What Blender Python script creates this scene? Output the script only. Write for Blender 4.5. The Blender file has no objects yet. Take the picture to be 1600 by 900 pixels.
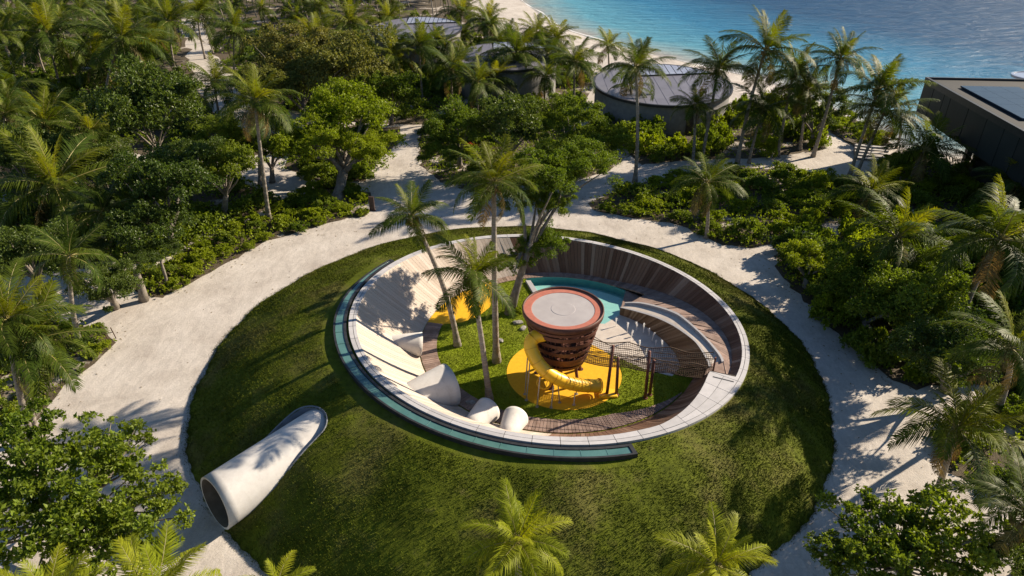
import bpy, bmesh, math, random
import numpy as np
from mathutils import Vector, Matrix, Quaternion
from mathutils.geometry import tessellate_polygon

# ------------------------------------------------------------------ camera, sky, sun, exposure
S = bpy.context.scene
COL = S.collection
F_PX, PITCH, CAM_H = 1067.0, math.radians(30.5), 22.6
cam_d = bpy.data.cameras.new('camera'); cam = bpy.data.objects.new('camera', cam_d); COL.objects.link(cam)
cam.location = (0, 0, CAM_H); cam.rotation_euler = (math.pi / 2 - PITCH, 0, 0)
cam_d.sensor_width = 36.0; cam_d.lens = 36.0 * F_PX / 1600.0; cam_d.clip_end = 12000; cam_d.clip_start = 0.1
S.camera = cam
SUN_AZ, SUN_EL = math.radians(26), math.radians(28)       # azimuth counted from +x towards +y
w = bpy.data.worlds.new('World'); S.world = w; w.use_nodes = True
wn = w.node_tree.nodes; wl = w.node_tree.links
sky = wn.new('ShaderNodeTexSky'); sky.sky_type = 'NISHITA'; sky.sun_disc = False
sky.sun_elevation = SUN_EL; sky.sun_rotation = math.pi / 2 - SUN_AZ
sky.air_density = 1.0; sky.dust_density = 0.1; sky.ozone_density = 3.0
wn['Background'].inputs['Strength'].default_value = 0.06
wl.new(sky.outputs[0], wn['Background'].inputs['Color'])
sun_d = bpy.data.lights.new('sun', 'SUN'); sun = bpy.data.objects.new('sun', sun_d); COL.objects.link(sun)
sun_d.energy = 5.0; sun_d.angle = math.radians(0.55); sun_d.color = (1.0, 0.855, 0.66)
SUNV = Vector((math.cos(SUN_AZ) * math.cos(SUN_EL), math.sin(SUN_AZ) * math.cos(SUN_EL), math.sin(SUN_EL)))
sun.rotation_euler = SUNV.to_track_quat('Z', 'Y').to_euler(); sun.location = SUNV * 60
S.view_settings.view_transform = 'Standard'; S.view_settings.look = 'None'
S.view_settings.exposure = 1.0; S.view_settings.gamma = 1.0
S.render.engine = 'CYCLES'
cy = S.cycles
cy.max_bounces = 6; cy.diffuse_bounces = 3; cy.glossy_bounces = 3; cy.transmission_bounces = 4
cy.transparent_max_bounces = 8; cy.caustics_reflective = False; cy.caustics_refractive = False
cy.use_denoising = True

RND = random.Random(7)
R = math.radians

# ------------------------------------------------------------------ helpers
def g(px, py, z=0.0):
    """the point of the place at height z that a photograph pixel shows"""
    u = (px - 800) / F_PX; v = -(py - 450) / F_PX
    cp, sp = math.cos(PITCH), math.sin(PITCH)
    d = Vector((u, cp + v * sp, -sp + v * cp)); t = (z - CAM_H) / d.z
    return Vector((0, 0, CAM_H)) + d * t

def tagp(o, label=None, cat=None, group=None, kind=None):
    if label: o['label'] = label
    if cat: o['category'] = cat
    if group: o['group'] = group
    if kind: o['kind'] = kind
    return o

def link(o, parent=None):
    COL.objects.link(o)
    if parent: o.parent = parent
    return o

def empty(name, loc, label, cat, group=None, rz=0.0):
    o = bpy.data.objects.new(name, None); o.empty_display_size = 0.3
    COL.objects.link(o); o.location = loc; o.rotation_euler = (0, 0, rz)
    return tagp(o, label, cat, group)

def mesh_np(name, V, F, mats=(), smooth=False, midx=None):
    V = np.asarray(V, dtype=np.float32); F = np.asarray(F, dtype=np.int32)
    me = bpy.data.meshes.new(name); k = F.shape[1]
    me.vertices.add(len(V)); me.vertices.foreach_set('co', V.ravel())
    me.loops.add(F.size); me.loops.foreach_set('vertex_index', F.ravel())
    me.polygons.add(len(F)); me.polygons.foreach_set('loop_start', np.arange(0, F.size, k, dtype=np.int32))
    me.polygons.foreach_set('loop_total', np.full(len(F), k, dtype=np.int32))
    if smooth: me.polygons.foreach_set('use_smooth', np.ones(len(F), dtype=bool))
    for m in mats: me.materials.append(m)
    if midx is not None: me.polygons.foreach_set('material_index', np.asarray(midx, dtype=np.int32))
    me.update(calc_edges=True); me.validate()
    return me

class MB:
    def __init__(s): s.v = []; s.f = []; s.m = []; s.mi = 0
    def add(s, vs, fs):
        b = len(s.v); s.v += [tuple(x) for x in vs]; s.f += [tuple(i + b for i in q) for q in fs]; s.m += [s.mi] * len(fs)
    def box(s, c, size, rot=None):
        hx, hy, hz = size[0] / 2, size[1] / 2, size[2] / 2
        vs = [Vector((sx * hx, sy * hy, sz * hz)) for sz in (-1, 1) for sy in (-1, 1) for sx in (-1, 1)]
        if rot is not None: vs = [rot @ q for q in vs]
        vs = [q + Vector(c) for q in vs]
        s.add(vs, [(0, 2, 3, 1), (4, 5, 7, 6), (0, 1, 5, 4), (2, 6, 7, 3), (0, 4, 6, 2), (1, 3, 7, 5)])
    def hexa(s, lo, hi):
        """a block between two quads lo[4], hi[4]"""
        s.add(list(lo) + list(hi), [(3, 2, 1, 0), (4, 5, 6, 7), (0, 1, 5, 4), (1, 2, 6, 5), (2, 3, 7, 6), (3, 0, 4, 7)])
    def tube(s, pts, rads, n=8, caps=True, jit=0.0, rnd=None):
        pts = [Vector(p) for p in pts]
        if not hasattr(rads, '__len__'): rads = [rads] * len(pts)
        b = len(s.v); ref = None
        for i, p in enumerate(pts):
            t = (pts[min(i + 1, len(pts) - 1)] - pts[max(i - 1, 0)])
            if t.length < 1e-9: t = Vector((0, 0, 1))
            t.normalize()
            if ref is None:
                ref = t.orthogonal().normalized()
            ref = (ref - t * ref.dot(t))
            if ref.length < 1e-6: ref = t.orthogonal()
            ref.normalize(); q = t.cross(ref)
            for k in range(n):
                a = 2 * math.pi * k / n; rr = rads[i] * (1 + (rnd.uniform(-jit, jit) if rnd else 0))
                s.v.append(tuple(p + (ref * math.cos(a) + q * math.sin(a)) * rr))
        for i in range(len(pts) - 1):
            for k in range(n):
                k2 = (k + 1) % n
                s.f.append((b + i * n + k, b + i * n + k2, b + (i + 1) * n + k2, b + (i + 1) * n + k)); s.m.append(s.mi)
        if caps:
            s.f.append(tuple(b + k for k in reversed(range(n)))); s.m.append(s.mi)
            e = b + (len(pts) - 1) * n
            s.f.append(tuple(e + k for k in range(n))); s.m.append(s.mi)
    def lathe(s, prof, n=48, c=(0, 0, 0), a0=0.0, a1=2 * math.pi):
        full = abs(a1 - a0 - 2 * math.pi) < 1e-6; m = n if full else n + 1; b = len(s.v)
        for r, z in prof:
            for k in range(m):
                a = a0 + (a1 - a0) * k / n; s.v.append((c[0] + r * math.cos(a), c[1] + r * math.sin(a), c[2] + z))
        for i in range(len(prof) - 1):
            for k in range(n):
                k2 = (k + 1) % m
                s.f.append((b + i * m + k, b + i * m + k2, b + (i + 1) * m + k2, b + (i + 1) * m + k)); s.m.append(s.mi)
    def mesh(s, name, mats, smooth=False):
        me = bpy.data.meshes.new(name); me.from_pydata(s.v, [], s.f)
        for m in (mats if isinstance(mats, (list, tuple)) else [mats]): me.materials.append(m)
        me.polygons.foreach_set('material_index', np.array(s.m, dtype=np.int32))
        if smooth: me.polygons.foreach_set('use_smooth', np.ones(len(s.f), dtype=bool))
        me.update(); return me
    def build(s, name, mats, parent=None, smooth=False, bevel=0.0):
        o = bpy.data.objects.new(name, s.mesh(name, mats, smooth)); link(o, parent)
        if bevel:
            b = o.modifiers.new('edge', 'BEVEL'); b.width = bevel; b.segments = 2; b.limit_method = 'ANGLE'
        return o

def structure(o): o['kind'] = 'structure'; return o
def stuff(o): o['kind'] = 'stuff'; return o

def smooth01(t): t = max(0.0, min(1.0, t)); return t * t * (3 - 2 * t)

# ------------------------------------------------------------------ materials
def mat(name):
    m = bpy.data.materials.new(name); m.use_nodes = True
    nt = m.node_tree; b = nt.nodes['Principled BSDF']; return m, nt, b
def node(nt, t, **kw):
    n = nt.nodes.new(t)
    for k, v in kw.items(): setattr(n, k, v)
    return n
def coords(nt, scale=(1, 1, 1), obj=False):
    tc = node(nt, 'ShaderNodeTexCoord'); mp = node(nt, 'ShaderNodeMapping'); mp.inputs['Scale'].default_value = scale
    if obj: nt.links.new(tc.outputs['Object'], mp.inputs['Vector'])
    else:
        ge = node(nt, 'ShaderNodeNewGeometry'); nt.links.new(ge.outputs['Position'], mp.inputs['Vector'])
    return mp.outputs[0]
def noise(nt, vec, scale, detail=6, rough=0.6, dist=0.0):
    n = node(nt, 'ShaderNodeTexNoise'); n.inputs['Scale'].default_value = scale; n.inputs['Detail'].default_value = detail
    n.inputs['Roughness'].default_value = rough; n.inputs['Distortion'].default_value = dist
    if vec is not None: nt.links.new(vec, n.inputs['Vector'])
    return n.outputs['Fac']
def ramp(nt, fac, stops):
    r = node(nt, 'ShaderNodeValToRGB'); e = r.color_ramp.elements
    while len(e) < len(stops): e.new(0.5)
    for q, (p, c) in zip(e, stops):
        q.position = p; q.color = (c[0], c[1], c[2], 1) if hasattr(c, '__len__') else (c, c, c, 1)
    nt.links.new(fac, r.inputs['Fac']); return r.outputs['Color']
def mix(nt, fac, a, b, mode='MIX'):
    n = node(nt, 'ShaderNodeMix', data_type='RGBA', blend_type=mode)
    for sock, v in ((n.inputs[0], fac), (n.inputs[6], a), (n.inputs[7], b)):
        if isinstance(v, (int, float)): sock.default_value = v
        elif isinstance(v, tuple): sock.default_value = (*v[:3], 1)
        else: nt.links.new(v, sock)
    return n.outputs[2]
def bump(nt, b, h, strength=0.4, dist=0.02):
    n = node(nt, 'ShaderNodeBump'); n.inputs['Strength'].default_value = strength; n.inputs['Distance'].default_value = dist
    nt.links.new(h, n.inputs['Height']); nt.links.new(n.outputs[0], b.inputs['Normal'])
def objrand(nt):
    return node(nt, 'ShaderNodeObjectInfo').outputs['Random']

def simple(name, c0, c1, scale=6.0, rough=0.6, bumps=0.25, bscale=40, bdist=0.01, metal=0.0, spec=0.4, stretch=(1, 1, 1), objvar=0.0):
    m, nt, b = mat(name)
    vec = coords(nt, stretch)
    n1 = noise(nt, vec, scale)
    c = ramp(nt, n1, [(0.3, c0), (0.7, c1)])
    if objvar:
        r = objrand(nt); c = mix(nt, 1.0, c, ramp(nt, r, [(0.0, 1 - objvar), (1.0, 1 + objvar * 0.6)]), 'MULTIPLY')
    nt.links.new(c, b.inputs['Base Color']); b.inputs['Roughness'].default_value = rough
    b.inputs['Metallic'].default_value = metal; b.inputs['Specular IOR Level'].default_value = spec
    if bumps: bump(nt, b, noise(nt, vec, bscale, 4), bumps, bdist)
    return m

M = {}
# sand: pale coral sand with trampled relief, faint vehicle scuffs and grey damp
m, nt, b = mat('sand'); v = coords(nt)
c = ramp(nt, noise(nt, v, 0.35, 8, 0.65), [(0.32, (0.42, 0.375, 0.335)), (0.5, (0.52, 0.475, 0.43)), (0.7, (0.59, 0.545, 0.50))])
c = mix(nt, 1.0, c, ramp(nt, noise(nt, v, 9.0, 6, 0.75), [(0.25, 0.78), (0.75, 1.1)]), 'MULTIPLY')
c = mix(nt, ramp(nt, noise(nt, v, 22.0, 3, 0.5), [(0.66, 0.0), (0.72, 0.6)]), c, (0.22, 0.17, 0.12))
nt.links.new(c, b.inputs['Base Color']); b.inputs['Roughness'].default_value = 0.95; b.inputs['Specular IOR Level'].default_value = 0.15
c0_ = ramp(nt, noise(nt, coords(nt, (1.4, .5, 1)), 1.3, 7, 0.75, 1.2), [(0.42, 0.9), (0.6, 1.05)]); c = mix(nt, 1.0, c, c0_, 'MULTIPLY'); nt.links.new(c, b.inputs['Base Color'])
vo = node(nt, 'ShaderNodeTexVoronoi'); vo.inputs['Scale'].default_value = 2.6; nt.links.new(coords(nt), vo.inputs['Vector'])
hh = mix(nt, 0.5, mix(nt, 0.35, noise(nt, v, 2.2, 6, 0.7), vo.outputs['Distance']), noise(nt, v, 12, 5, 0.75), 'MIX'); bump(nt, b, hh, 0.55, 0.08); M['sand'] = m
# leaf litter on sand
m, nt, b = mat('leaf_litter'); v = coords(nt)
c = ramp(nt, noise(nt, v, 7, 8, 0.75), [(0.3, (0.030, 0.022, 0.012)), (0.55, (0.085, 0.062, 0.035)), (0.75, (0.16, 0.125, 0.08))])
c = mix(nt, ramp(nt, noise(nt, v, 0.22, 7, 0.7), [(0.56, 0.0), (0.62, 1.0)]), c, (0.45, 0.40, 0.35))
nt.links.new(c, b.inputs['Base Color']); b.inputs['Roughness'].default_value = 0.95; bump(nt, b, noise(nt, v, 18, 6, 0.8), 0.8, 0.05); M['litter'] = m
# turf ground under the blades
def turf(name, dark, mid, dry, drymix):
    m, nt, b = mat(name); v = coords(nt)
    c = ramp(nt, noise(nt, v, 3.2, 8, 0.7), [(0.3, dark), (0.65, mid)])
    c = mix(nt, ramp(nt, noise(nt, v, 0.28, 7, 0.65), [(0.48, 0.0), (0.62, drymix)]), c, dry)
    c = mix(nt, 1.0, c, ramp(nt, noise(nt, v, 0.55, 4, 0.6), [(0.3, 0.74), (0.7, 1.22)]), 'MULTIPLY')
    c = mix(nt, ramp(nt, noise(nt, v, 1.3, 5, 0.6), [(0.62, 0.0), (0.74, drymix * 0.8)]), c, tuple(q * 1.25 for q in dry))
    r = objrand(nt)
    geo = node(nt, 'ShaderNodeNewGeometry')
    c = mix(nt, 1.0, c, ramp(nt, geo.outputs['Random Per Island'], [(0.0, 0.62), (1.0, 1.35)]), 'MULTIPLY')
    nt.links.new(c, b.inputs['Base Color']); b.inputs['Roughness'].default_value = 0.8; b.inputs['Specular IOR Level'].default_value = 0.08
    bump(nt, b, noise(nt, v, 14, 5, 0.7), 0.7, 0.05); return m
M['turf'] = turf('turf', (0.050, 0.064, 0.006), (0.108, 0.130, 0.010), (0.118, 0.104, 0.034), 0.65)
M['lawn'] = turf('lawn_turf', (0.165, 0.215, 0.010), (0.250, 0.310, 0.018), (0.27, 0.29, 0.045), 0.4)
# timber planks: silvered brown hardwood, every plank its own tone
def timber(name, TONES, grey):
    m, nt, b = mat(name); v = coords(nt, (1, 1, 1))
    r = objrand(nt)
    c = ramp(nt, r, TONES)
    c = mix(nt, 1.0, c, ramp(nt, noise(nt, coords(nt, (14, 14, 1.2)), 2.0, 8, 0.7), [(0.25, 0.68), (0.75, 1.18)]), 'MULTIPLY')
    c = mix(nt, ramp(nt, noise(nt, v, 0.8, 5), [(0.5, 0.0), (0.8, 0.35)]), c, grey)
    nt.links.new(c, b.inputs['Base Color']); b.inputs['Roughness'].default_value = 0.75; b.inputs['Specular IOR Level'].default_value = 0.2
    bump(nt, b, noise(nt, coords(nt, (20, 20, 2)), 3, 5), 0.3, 0.01); return m
M['timber'] = timber('weathered_timber', [(0.0, (0.120, 0.062, 0.040)), (0.45, (0.172, 0.096, 0.064)), (0.82, (0.218, 0.130, 0.090)), (1.0, (0.35, 0.25, 0.19))], (0.21, 0.15, 0.115))
M['timber_sunlit'] = timber('sunlit_tone_timber', [(0.0, (0.15, 0.085, 0.045)), (0.45, (0.22, 0.135, 0.075)), (0.82, (0.28, 0.18, 0.105)), (1.0, (0.40, 0.29, 0.19))], (0.24, 0.17, 0.11))  # lighter, warmer timber copy: grazing sun on the chute planks put into the colour
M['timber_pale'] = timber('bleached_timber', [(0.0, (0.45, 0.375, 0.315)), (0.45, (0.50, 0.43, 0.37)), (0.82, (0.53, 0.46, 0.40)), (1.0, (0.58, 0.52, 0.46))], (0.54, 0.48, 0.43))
m2 = simple('deck_timber', (0.20, 0.135, 0.11), (0.32, 0.235, 0.20), 3, 0.75, 0.3, 30, objvar=0.28, spec=0.2); M['deck'] = m2
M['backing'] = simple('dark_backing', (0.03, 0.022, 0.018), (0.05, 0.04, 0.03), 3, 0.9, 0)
# white concrete, with shape-keeping stains
m, nt, b = mat('white_concrete'); v = coords(nt)
c = ramp(nt, noise(nt, v, 1.1, 8, 0.7), [(0.25, (0.46, 0.44, 0.42)), (0.6, (0.60, 0.58, 0.555)), (0.8, (0.64, 0.62, 0.60))])
c = mix(nt, ramp(nt, noise(nt, coords(nt, (1, 1, 0.25)), 3.2, 7, 0.75), [(0.52, 0.0), (0.75, 0.45)]), c, (0.34, 0.31, 0.28))
nt.links.new(c, b.inputs['Base Color']); b.inputs['Roughness'].default_value = 0.8; b.inputs['Specular IOR Level'].default_value = 0.25
bump(nt, b, noise(nt, v, 26, 5, 0.7), 0.25, 0.01); M['concrete'] = m
M['collar'] = simple('shade_tinted_concrete', (0.15, 0.16, 0.18), (0.22, 0.23, 0.25), 2, 0.85, 0.2)  # collar concrete darkened and blued, painting in the shade of the recess
M['tunnel_inner'] = simple('shade_dark_concrete', (0.06, 0.05, 0.042), (0.11, 0.095, 0.08), 2, 0.9, 0.2)  # inside of the tube coloured dark to stand in for its shade
m, nt, b = mat('coping_stone'); v = coords(nt)
c = ramp(nt, noise(nt, v, 2.2, 8, 0.7), [(0.25, (0.35, 0.345, 0.36)), (0.75, (0.47, 0.46, 0.475))])
c = mix(nt, 1.0, c, ramp(nt, objrand(nt), [(0.0, 0.86), (1.0, 1.06)]), 'MULTIPLY')
nt.links.new(c, b.inputs['Base Color']); b.inputs['Roughness'].default_value = 0.75; bump(nt, b, noise(nt, v, 30, 4), 0.2, 0.006); M['stone'] = m
m, nt, b = mat('teal_glass')
c = ramp(nt, noise(nt, coords(nt), 1.2, 5), [(0.3, (0.050, 0.125, 0.125)), (0.7, (0.085, 0.185, 0.175))])
nt.links.new(c, b.inputs['Base Color']); b.inputs['Roughness'].default_value = 0.12; b.inputs['Specular IOR Level'].default_value = 0.7; M['glass'] = m
M['black'] = simple('black_metal', (0.012, 0.012, 0.014), (0.03, 0.03, 0.034), 4, 0.5, 0.1)
M['steel'] = simple('galvanised_steel', (0.32, 0.31, 0.30), (0.46, 0.45, 0.43), 5, 0.4, 0.1, metal=0.6)
M['rubber'] = simple('yellow_rubber', (0.68, 0.36, 0.012), (0.78, 0.44, 0.018), 5, 0.8, 0.3, 90, 0.006, spec=0.25)
M['plastic'] = simple('yellow_plastic', (0.84, 0.47, 0.018), (0.90, 0.53, 0.022), 1.5, 0.4, 0.05, 8, spec=0.5)
M['plastic_rib'] = simple('amber_plastic', (0.60, 0.29, 0.012), (0.66, 0.33, 0.014), 1.5, 0.35, 0.05, 8)
M['rust'] = simple('rust_brown_paint', (0.085, 0.030, 0.020), (0.140, 0.052, 0.034), 3, 0.6, 0.3, 30, objvar=0.3)
M['roof_ring'] = simple('terracotta_ring', (0.36, 0.115, 0.080), (0.45, 0.155, 0.110), 4, 0.75, 0.3, 60, 0.005)
M['roof_membrane'] = simple('pale_membrane', (0.33, 0.305, 0.315), (0.40, 0.375, 0.38), 1.2, 0.8, 0.2, 40, 0.005)
M['rope'] = simple('brown_rope', (0.045, 0.026, 0.016), (0.08, 0.05, 0.03), 20, 0.9, 0.3)
M['post'] = simple('red_brown_post', (0.10, 0.034, 0.024), (0.17, 0.062, 0.042), 6, 0.65, 0.3, 20)
M['splash'] = simple('cream_splash_pad', (0.46, 0.40, 0.35), (0.58, 0.52, 0.46), 2.0, 0.55, 0.15, 40, 0.006)
M['pool_tile'] = simple('turquoise_tile', (0.36, 0.56, 0.53), (0.44, 0.62, 0.59), 3, 0.4, 0.1)
M['pool_deep'] = simple('deep_teal_tile', (0.08, 0.34, 0.33), (0.12, 0.40, 0.39), 3, 0.4, 0.1)
m, nt, b = mat('pool_water'); nt.nodes.remove(b)
tr = node(nt, 'ShaderNodeBsdfTransparent'); tr.inputs[0].default_value = (0.80, 0.96, 0.95, 1)
gl = node(nt, 'ShaderNodeBsdfGlossy'); gl.inputs['Roughness'].default_value = 0.04
fr = node(nt, 'ShaderNodeMath', operation='MULTIPLY_ADD'); lw = node(nt, 'ShaderNodeLayerWeight'); lw.inputs[0].default_value = 0.25
nt.links.new(lw.outputs['Facing'], fr.inputs[0]); fr.inputs[1].default_value = 0.22; fr.inputs[2].default_value = 0.02
bp = node(nt, 'ShaderNodeBump'); bp.inputs['Strength'].default_value = 0.25; bp.inputs['Distance'].default_value = 0.04
nt.links.new(noise(nt, coords(nt), 3.5, 4), bp.inputs['Height'])
nt.links.new(bp.outputs[0], gl.inputs['Normal'])
mx = node(nt, 'ShaderNodeMixShader'); nt.links.new(fr.outputs[0], mx.inputs[0]); nt.links.new(tr.outputs[0], mx.inputs[1]); nt.links.new(gl.outputs[0], mx.inputs[2])
nt.links.new(mx.outputs[0], nt.nodes['Material Output'].inputs['Surface']); M['pool_water'] = m
m, nt, b = mat('foaming_water'); nt.nodes.remove(b)
df = node(nt, 'ShaderNodeBsdfDiffuse'); df.inputs[0].default_value = (0.95, 0.95, 0.95, 1)
tl = node(nt, 'ShaderNodeBsdfTranslucent'); tl.inputs[0].default_value = (0.95, 0.95, 0.95, 1)
mx = node(nt, 'ShaderNodeMixShader'); mx.inputs[0].default_value = 0.45
nt.links.new(df.outputs[0], mx.inputs[1]); nt.links.new(tl.outputs[0], mx.inputs[2]); nt.links.new(mx.outputs[0], nt.nodes['Material Output'].inputs['Surface']); M['jet'] = m

# sea: colour follows the stored water depth, waves are relief
m, nt, b = mat('sea_water'); at = node(nt, 'ShaderNodeAttribute', attribute_name='depth')
v = coords(nt, (1, 1, 1))
dn = node(nt, 'ShaderNodeMath', operation='ADD'); sc = node(nt, 'ShaderNodeMath', operation='MULTIPLY_ADD')
nt.links.new(noise(nt, coords(nt, (1, 2.2, 1)), 0.03, 6, 0.65), sc.inputs[0]); sc.inputs[1].default_value = 0.22; sc.inputs[2].default_value = -0.11
nt.links.new(at.outputs['Fac'], dn.inputs[0]); nt.links.new(sc.outputs[0], dn.inputs[1])
c = ramp(nt, dn.outputs[0], [(0.0, (0.36, 0.33, 0.30)), (0.05, (0.24, 0.33, 0.34)), (0.15, (0.095, 0.29, 0.385)), (0.36, (0.026, 0.17, 0.31)), (0.58, (0.006, 0.058, 0.145)), (1.0, (0.004, 0.034, 0.100))])
nt.links.new(c, b.inputs['Base Color']); b.inputs['Roughness'].default_value = 0.4; b.inputs['Specular IOR Level'].default_value = 0.05
wv = mix(nt, 0.55, noise(nt, coords(nt, (0.45, 1.5, 1)), 0.5, 8, 0.62, 0.6), noise(nt, coords(nt, (0.5, 1.6, 1)), 0.16, 5, 0.6, 0.5))
bump(nt, b, wv, 1.0, 1.8); M['sea'] = m

def leafmat(name, c0, c1, trans, tfac=0.3, rough=0.45, isl=(0.62, 1.3), spec=0.2):
    m, nt, b = mat(name)
    geo = node(nt, 'ShaderNodeNewGeometry'); r = objrand(nt)
    c = ramp(nt, r, [(0.0, c0), (1.0, c1)])
    c = mix(nt, 1.0, c, ramp(nt, geo.outputs['Random Per Island'], [(0.0, isl[0]), (1.0, isl[1])]), 'MULTIPLY')
    nt.links.new(c, b.inputs['Base Color']); b.inputs['Roughness'].default_value = rough; b.inputs['Specular IOR Level'].default_value = spec
    t = node(nt, 'ShaderNodeBsdfTranslucent'); nt.links.new(mix(nt, 1.0, c, trans, 'MULTIPLY'), t.inputs[0])
    mx = node(nt, 'ShaderNodeMixShader'); mx.inputs[0].default_value = tfac
    nt.links.new(b.outputs[0], mx.inputs[1]); nt.links.new(t.outputs[0], mx.inputs[2]); nt.links.new(mx.outputs[0], nt.nodes['Material Output'].inputs['Surface'])
    return m
M['frond'] = leafmat('palm_leaf', (0.037, 0.065, 0.008), (0.076, 0.102, 0.012), (2.0, 1.9, 0.6), 0.34, 0.5, spec=.12)
M['frond_young'] = leafmat('palm_leaf_bright', (0.085, 0.115, 0.008), (0.15, 0.165, 0.010), (2.0, 1.8, 0.5), 0.38, 0.5, spec=.12)
M['frond_lime'] = leafmat('palm_leaf_lime', (0.17, 0.21, 0.012), (0.24, 0.26, 0.016), (2.0, 1.8, 0.5), 0.4, 0.5, spec=.12)
M['frond_old'] = leafmat('palm_leaf_dry', (0.17, 0.115, 0.045), (0.12, 0.11, 0.035), (1.4, 1.2, 0.8), 0.25, 0.6)
M['rachis'] = simple('palm_rib', (0.19, 0.17, 0.05), (0.26, 0.22, 0.08), 4, 0.5, 0)
M['leaf'] = leafmat('glossy_leaf', (0.094, 0.142, 0.015), (0.155, 0.200, 0.024), (1.9, 1.9, 0.6), 0.36, 0.45)
M['leaf_dark'] = leafmat('dark_leaf', (0.058, 0.096, 0.017), (0.095, 0.132, 0.026), (1.8, 1.8, 0.6), 0.32, 0.38, spec=.3)
M['leaf_olive'] = leafmat('olive_leaf', (0.155, 0.170, 0.040), (0.19, 0.185, 0.055), (1.7, 1.6, 0.6), 0.3, 0.5)
M['leaf_bright'] = leafmat('bright_leaf', (0.170, 0.215, 0.012), (0.240, 0.280, 0.018), (1.8, 1.9, 0.5), 0.32, 0.45)
M['flower'] = simple('orange_flower', (0.5, 0.08, 0.01), (0.6, 0.2, 0.02), 30, 0.6, 0)
m, nt, b = mat('palm_bark'); v = coords(nt, (1, 1, 1))
c = ramp(nt, noise(nt, coords(nt, (2, 2, 9)), 1.6, 6, 0.7), [(0.3, (0.15, 0.125, 0.10)), (0.7, (0.33, 0.29, 0.245))])
nt.links.new(c, b.inputs['Base Color']); b.inputs['Roughness'].default_value = 0.9
bump(nt, b, noise(nt, coords(nt, (1, 1, 9)), 2.0, 4), 0.7, 0.03); M['palm_bark'] = m
M['bark'] = simple('pale_bark', (0.11, 0.092, 0.075), (0.25, 0.22, 0.185), 4, 0.9, 0.6, 14, 0.03)
M['rock'] = simple('grey_rock', (0.16, 0.15, 0.14), (0.36, 0.34, 0.32), 7, 0.9, 0.5, 20, 0.02)
M['villa_wall'] = simple('grey_render', (0.17, 0.165, 0.16), (0.24, 0.23, 0.225), 2, 0.85, 0.2)
M['villa_roof'] = simple('lilac_grey_metal', (0.140, 0.136, 0.165), (0.185, 0.180, 0.212), 0.6, 0.5, 0.1, 5, objvar=0.1)
M['skylight'] = simple('white_blind_glass', (0.25, 0.26, 0.32), (0.36, 0.37, 0.43), 1.0, 0.2, 0, spec=0.6)
M['dark_clad'] = simple('dark_cladding', (0.008, 0.014, 0.017), (0.014, 0.021, 0.024), 0.8, 0.6, 0.1, objvar=0.2)
M['dark_roof'] = simple('charcoal_roof', (0.014, 0.015, 0.016), (0.021, 0.021, 0.022), 0.8, 0.8, 0.2)
M['solar'] = simple('solar_cell', (0.012, 0.028, 0.050), (0.018, 0.036, 0.06), 2, 0.35, 0, spec=0.25)
M['sign'] = simple('brown_sign', (0.05, 0.03, 0.025), (0.075, 0.045, 0.038), 6, 0.6, 0.2)
M['tread'] = simple('pale_tread', (0.36, 0.34, 0.32), (0.46, 0.44, 0.42), 4, 0.8, 0.2)
M['skin'] = simple('skin', (0.16, 0.085, 0.055), (0.2, 0.11, 0.07), 8, 0.6, 0)
M['hivis'] = simple('lime_cloth', (0.36, 0.52, 0.03), (0.44, 0.62, 0.05), 10, 0.8, 0)
M['navy'] = simple('navy_cloth', (0.012, 0.016, 0.03), (0.02, 0.025, 0.04), 10, 0.9, 0)
M['hat'] = simple('white_cloth', (0.6, 0.6, 0.58), (0.7, 0.7, 0.68), 10, 0.9, 0)
# ------------------------------------------------------------------ terrain: sand island, shore, sea
_sh = [g(*q).xy for q in ((1700, 246), (1600, 243), (1500, 238), (1440, 232), (1400, 218), (1345, 182), (1290, 155), (1200, 122), (1130, 104), (1050, 87), (960, 67), (890, 44), (850, 24), (822, 2))]
SHORE = [Vector((420, 60)), Vector((220, 66))] + _sh + [Vector((-6, 205)), Vector((-40, 262)), Vector((-130, 330)), Vector((-420, 420))]
_SA = np.array([[p.x, p.y] for p in SHORE])
def shore_d(X, Y):
    """signed distance to the waterline, positive on land"""
    X = np.asarray(X, float); Y = np.asarray(Y, float); best = np.full(X.shape, 1e9); sg = np.ones(X.shape)
    for i in range(len(_SA) - 1):
        a, bq = _SA[i], _SA[i + 1]; d = bq - a; L2 = (d * d).sum()
        t = np.clip(((X - a[0]) * d[0] + (Y - a[1]) * d[1]) / L2, 0, 1)
        dx = X - (a[0] + t * d[0]); dy = Y - (a[1] + t * d[1]); dd = np.hypot(dx, dy)
        s = np.sign(d[0] * (Y - a[1]) - d[1] * (X - a[0])); s = np.where(s == 0, 1, s)
        up = dd < best; best = np.where(up, dd, best); sg = np.where(up, s, sg)
    return best * sg
SEA_Z = -0.55
FC, FR = Vector((2.6, 32.5)), 7.9            # foot circle of the bowl
RC, RR = Vector((2.0, 31.53)), 10.64         # rim circle of the bowl
BC, BR = Vector((-0.06, 30.75)), 16.64       # foot of the grass mound
def rimz(x, y): return 2.6 - 0.06 * x - 0.04 * (y - 30)
def ground_h(X, Y):
    d = shore_d(X, Y)
    z = np.where(d > 9, 0.0, np.where(d > 0, SEA_Z * (1 - d / 9) ** 1.3, SEA_Z + d * 0.07))
    z = np.maximum(z, -7)
    rr = np.hypot(X - FC.x, Y - FC.y)
    return np.where(rr < 9.6, -1.2, z)
def axis(lo, hi, near_lo, near_hi, st, k):
    a = list(np.arange(near_lo, near_hi + 1e-6, st)); s = st; q = near_hi
    while q < hi: s *= k; q += s; a.append(q)
    s = st; q = near_lo
    while q > lo: s *= k; q -= s; a.insert(0, q)
    return np.array(a)
gx = axis(-900, 420, -60, 60, 1.0, 1.12); gy = axis(-60, 900, 8, 110, 1.0, 1.10)
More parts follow.
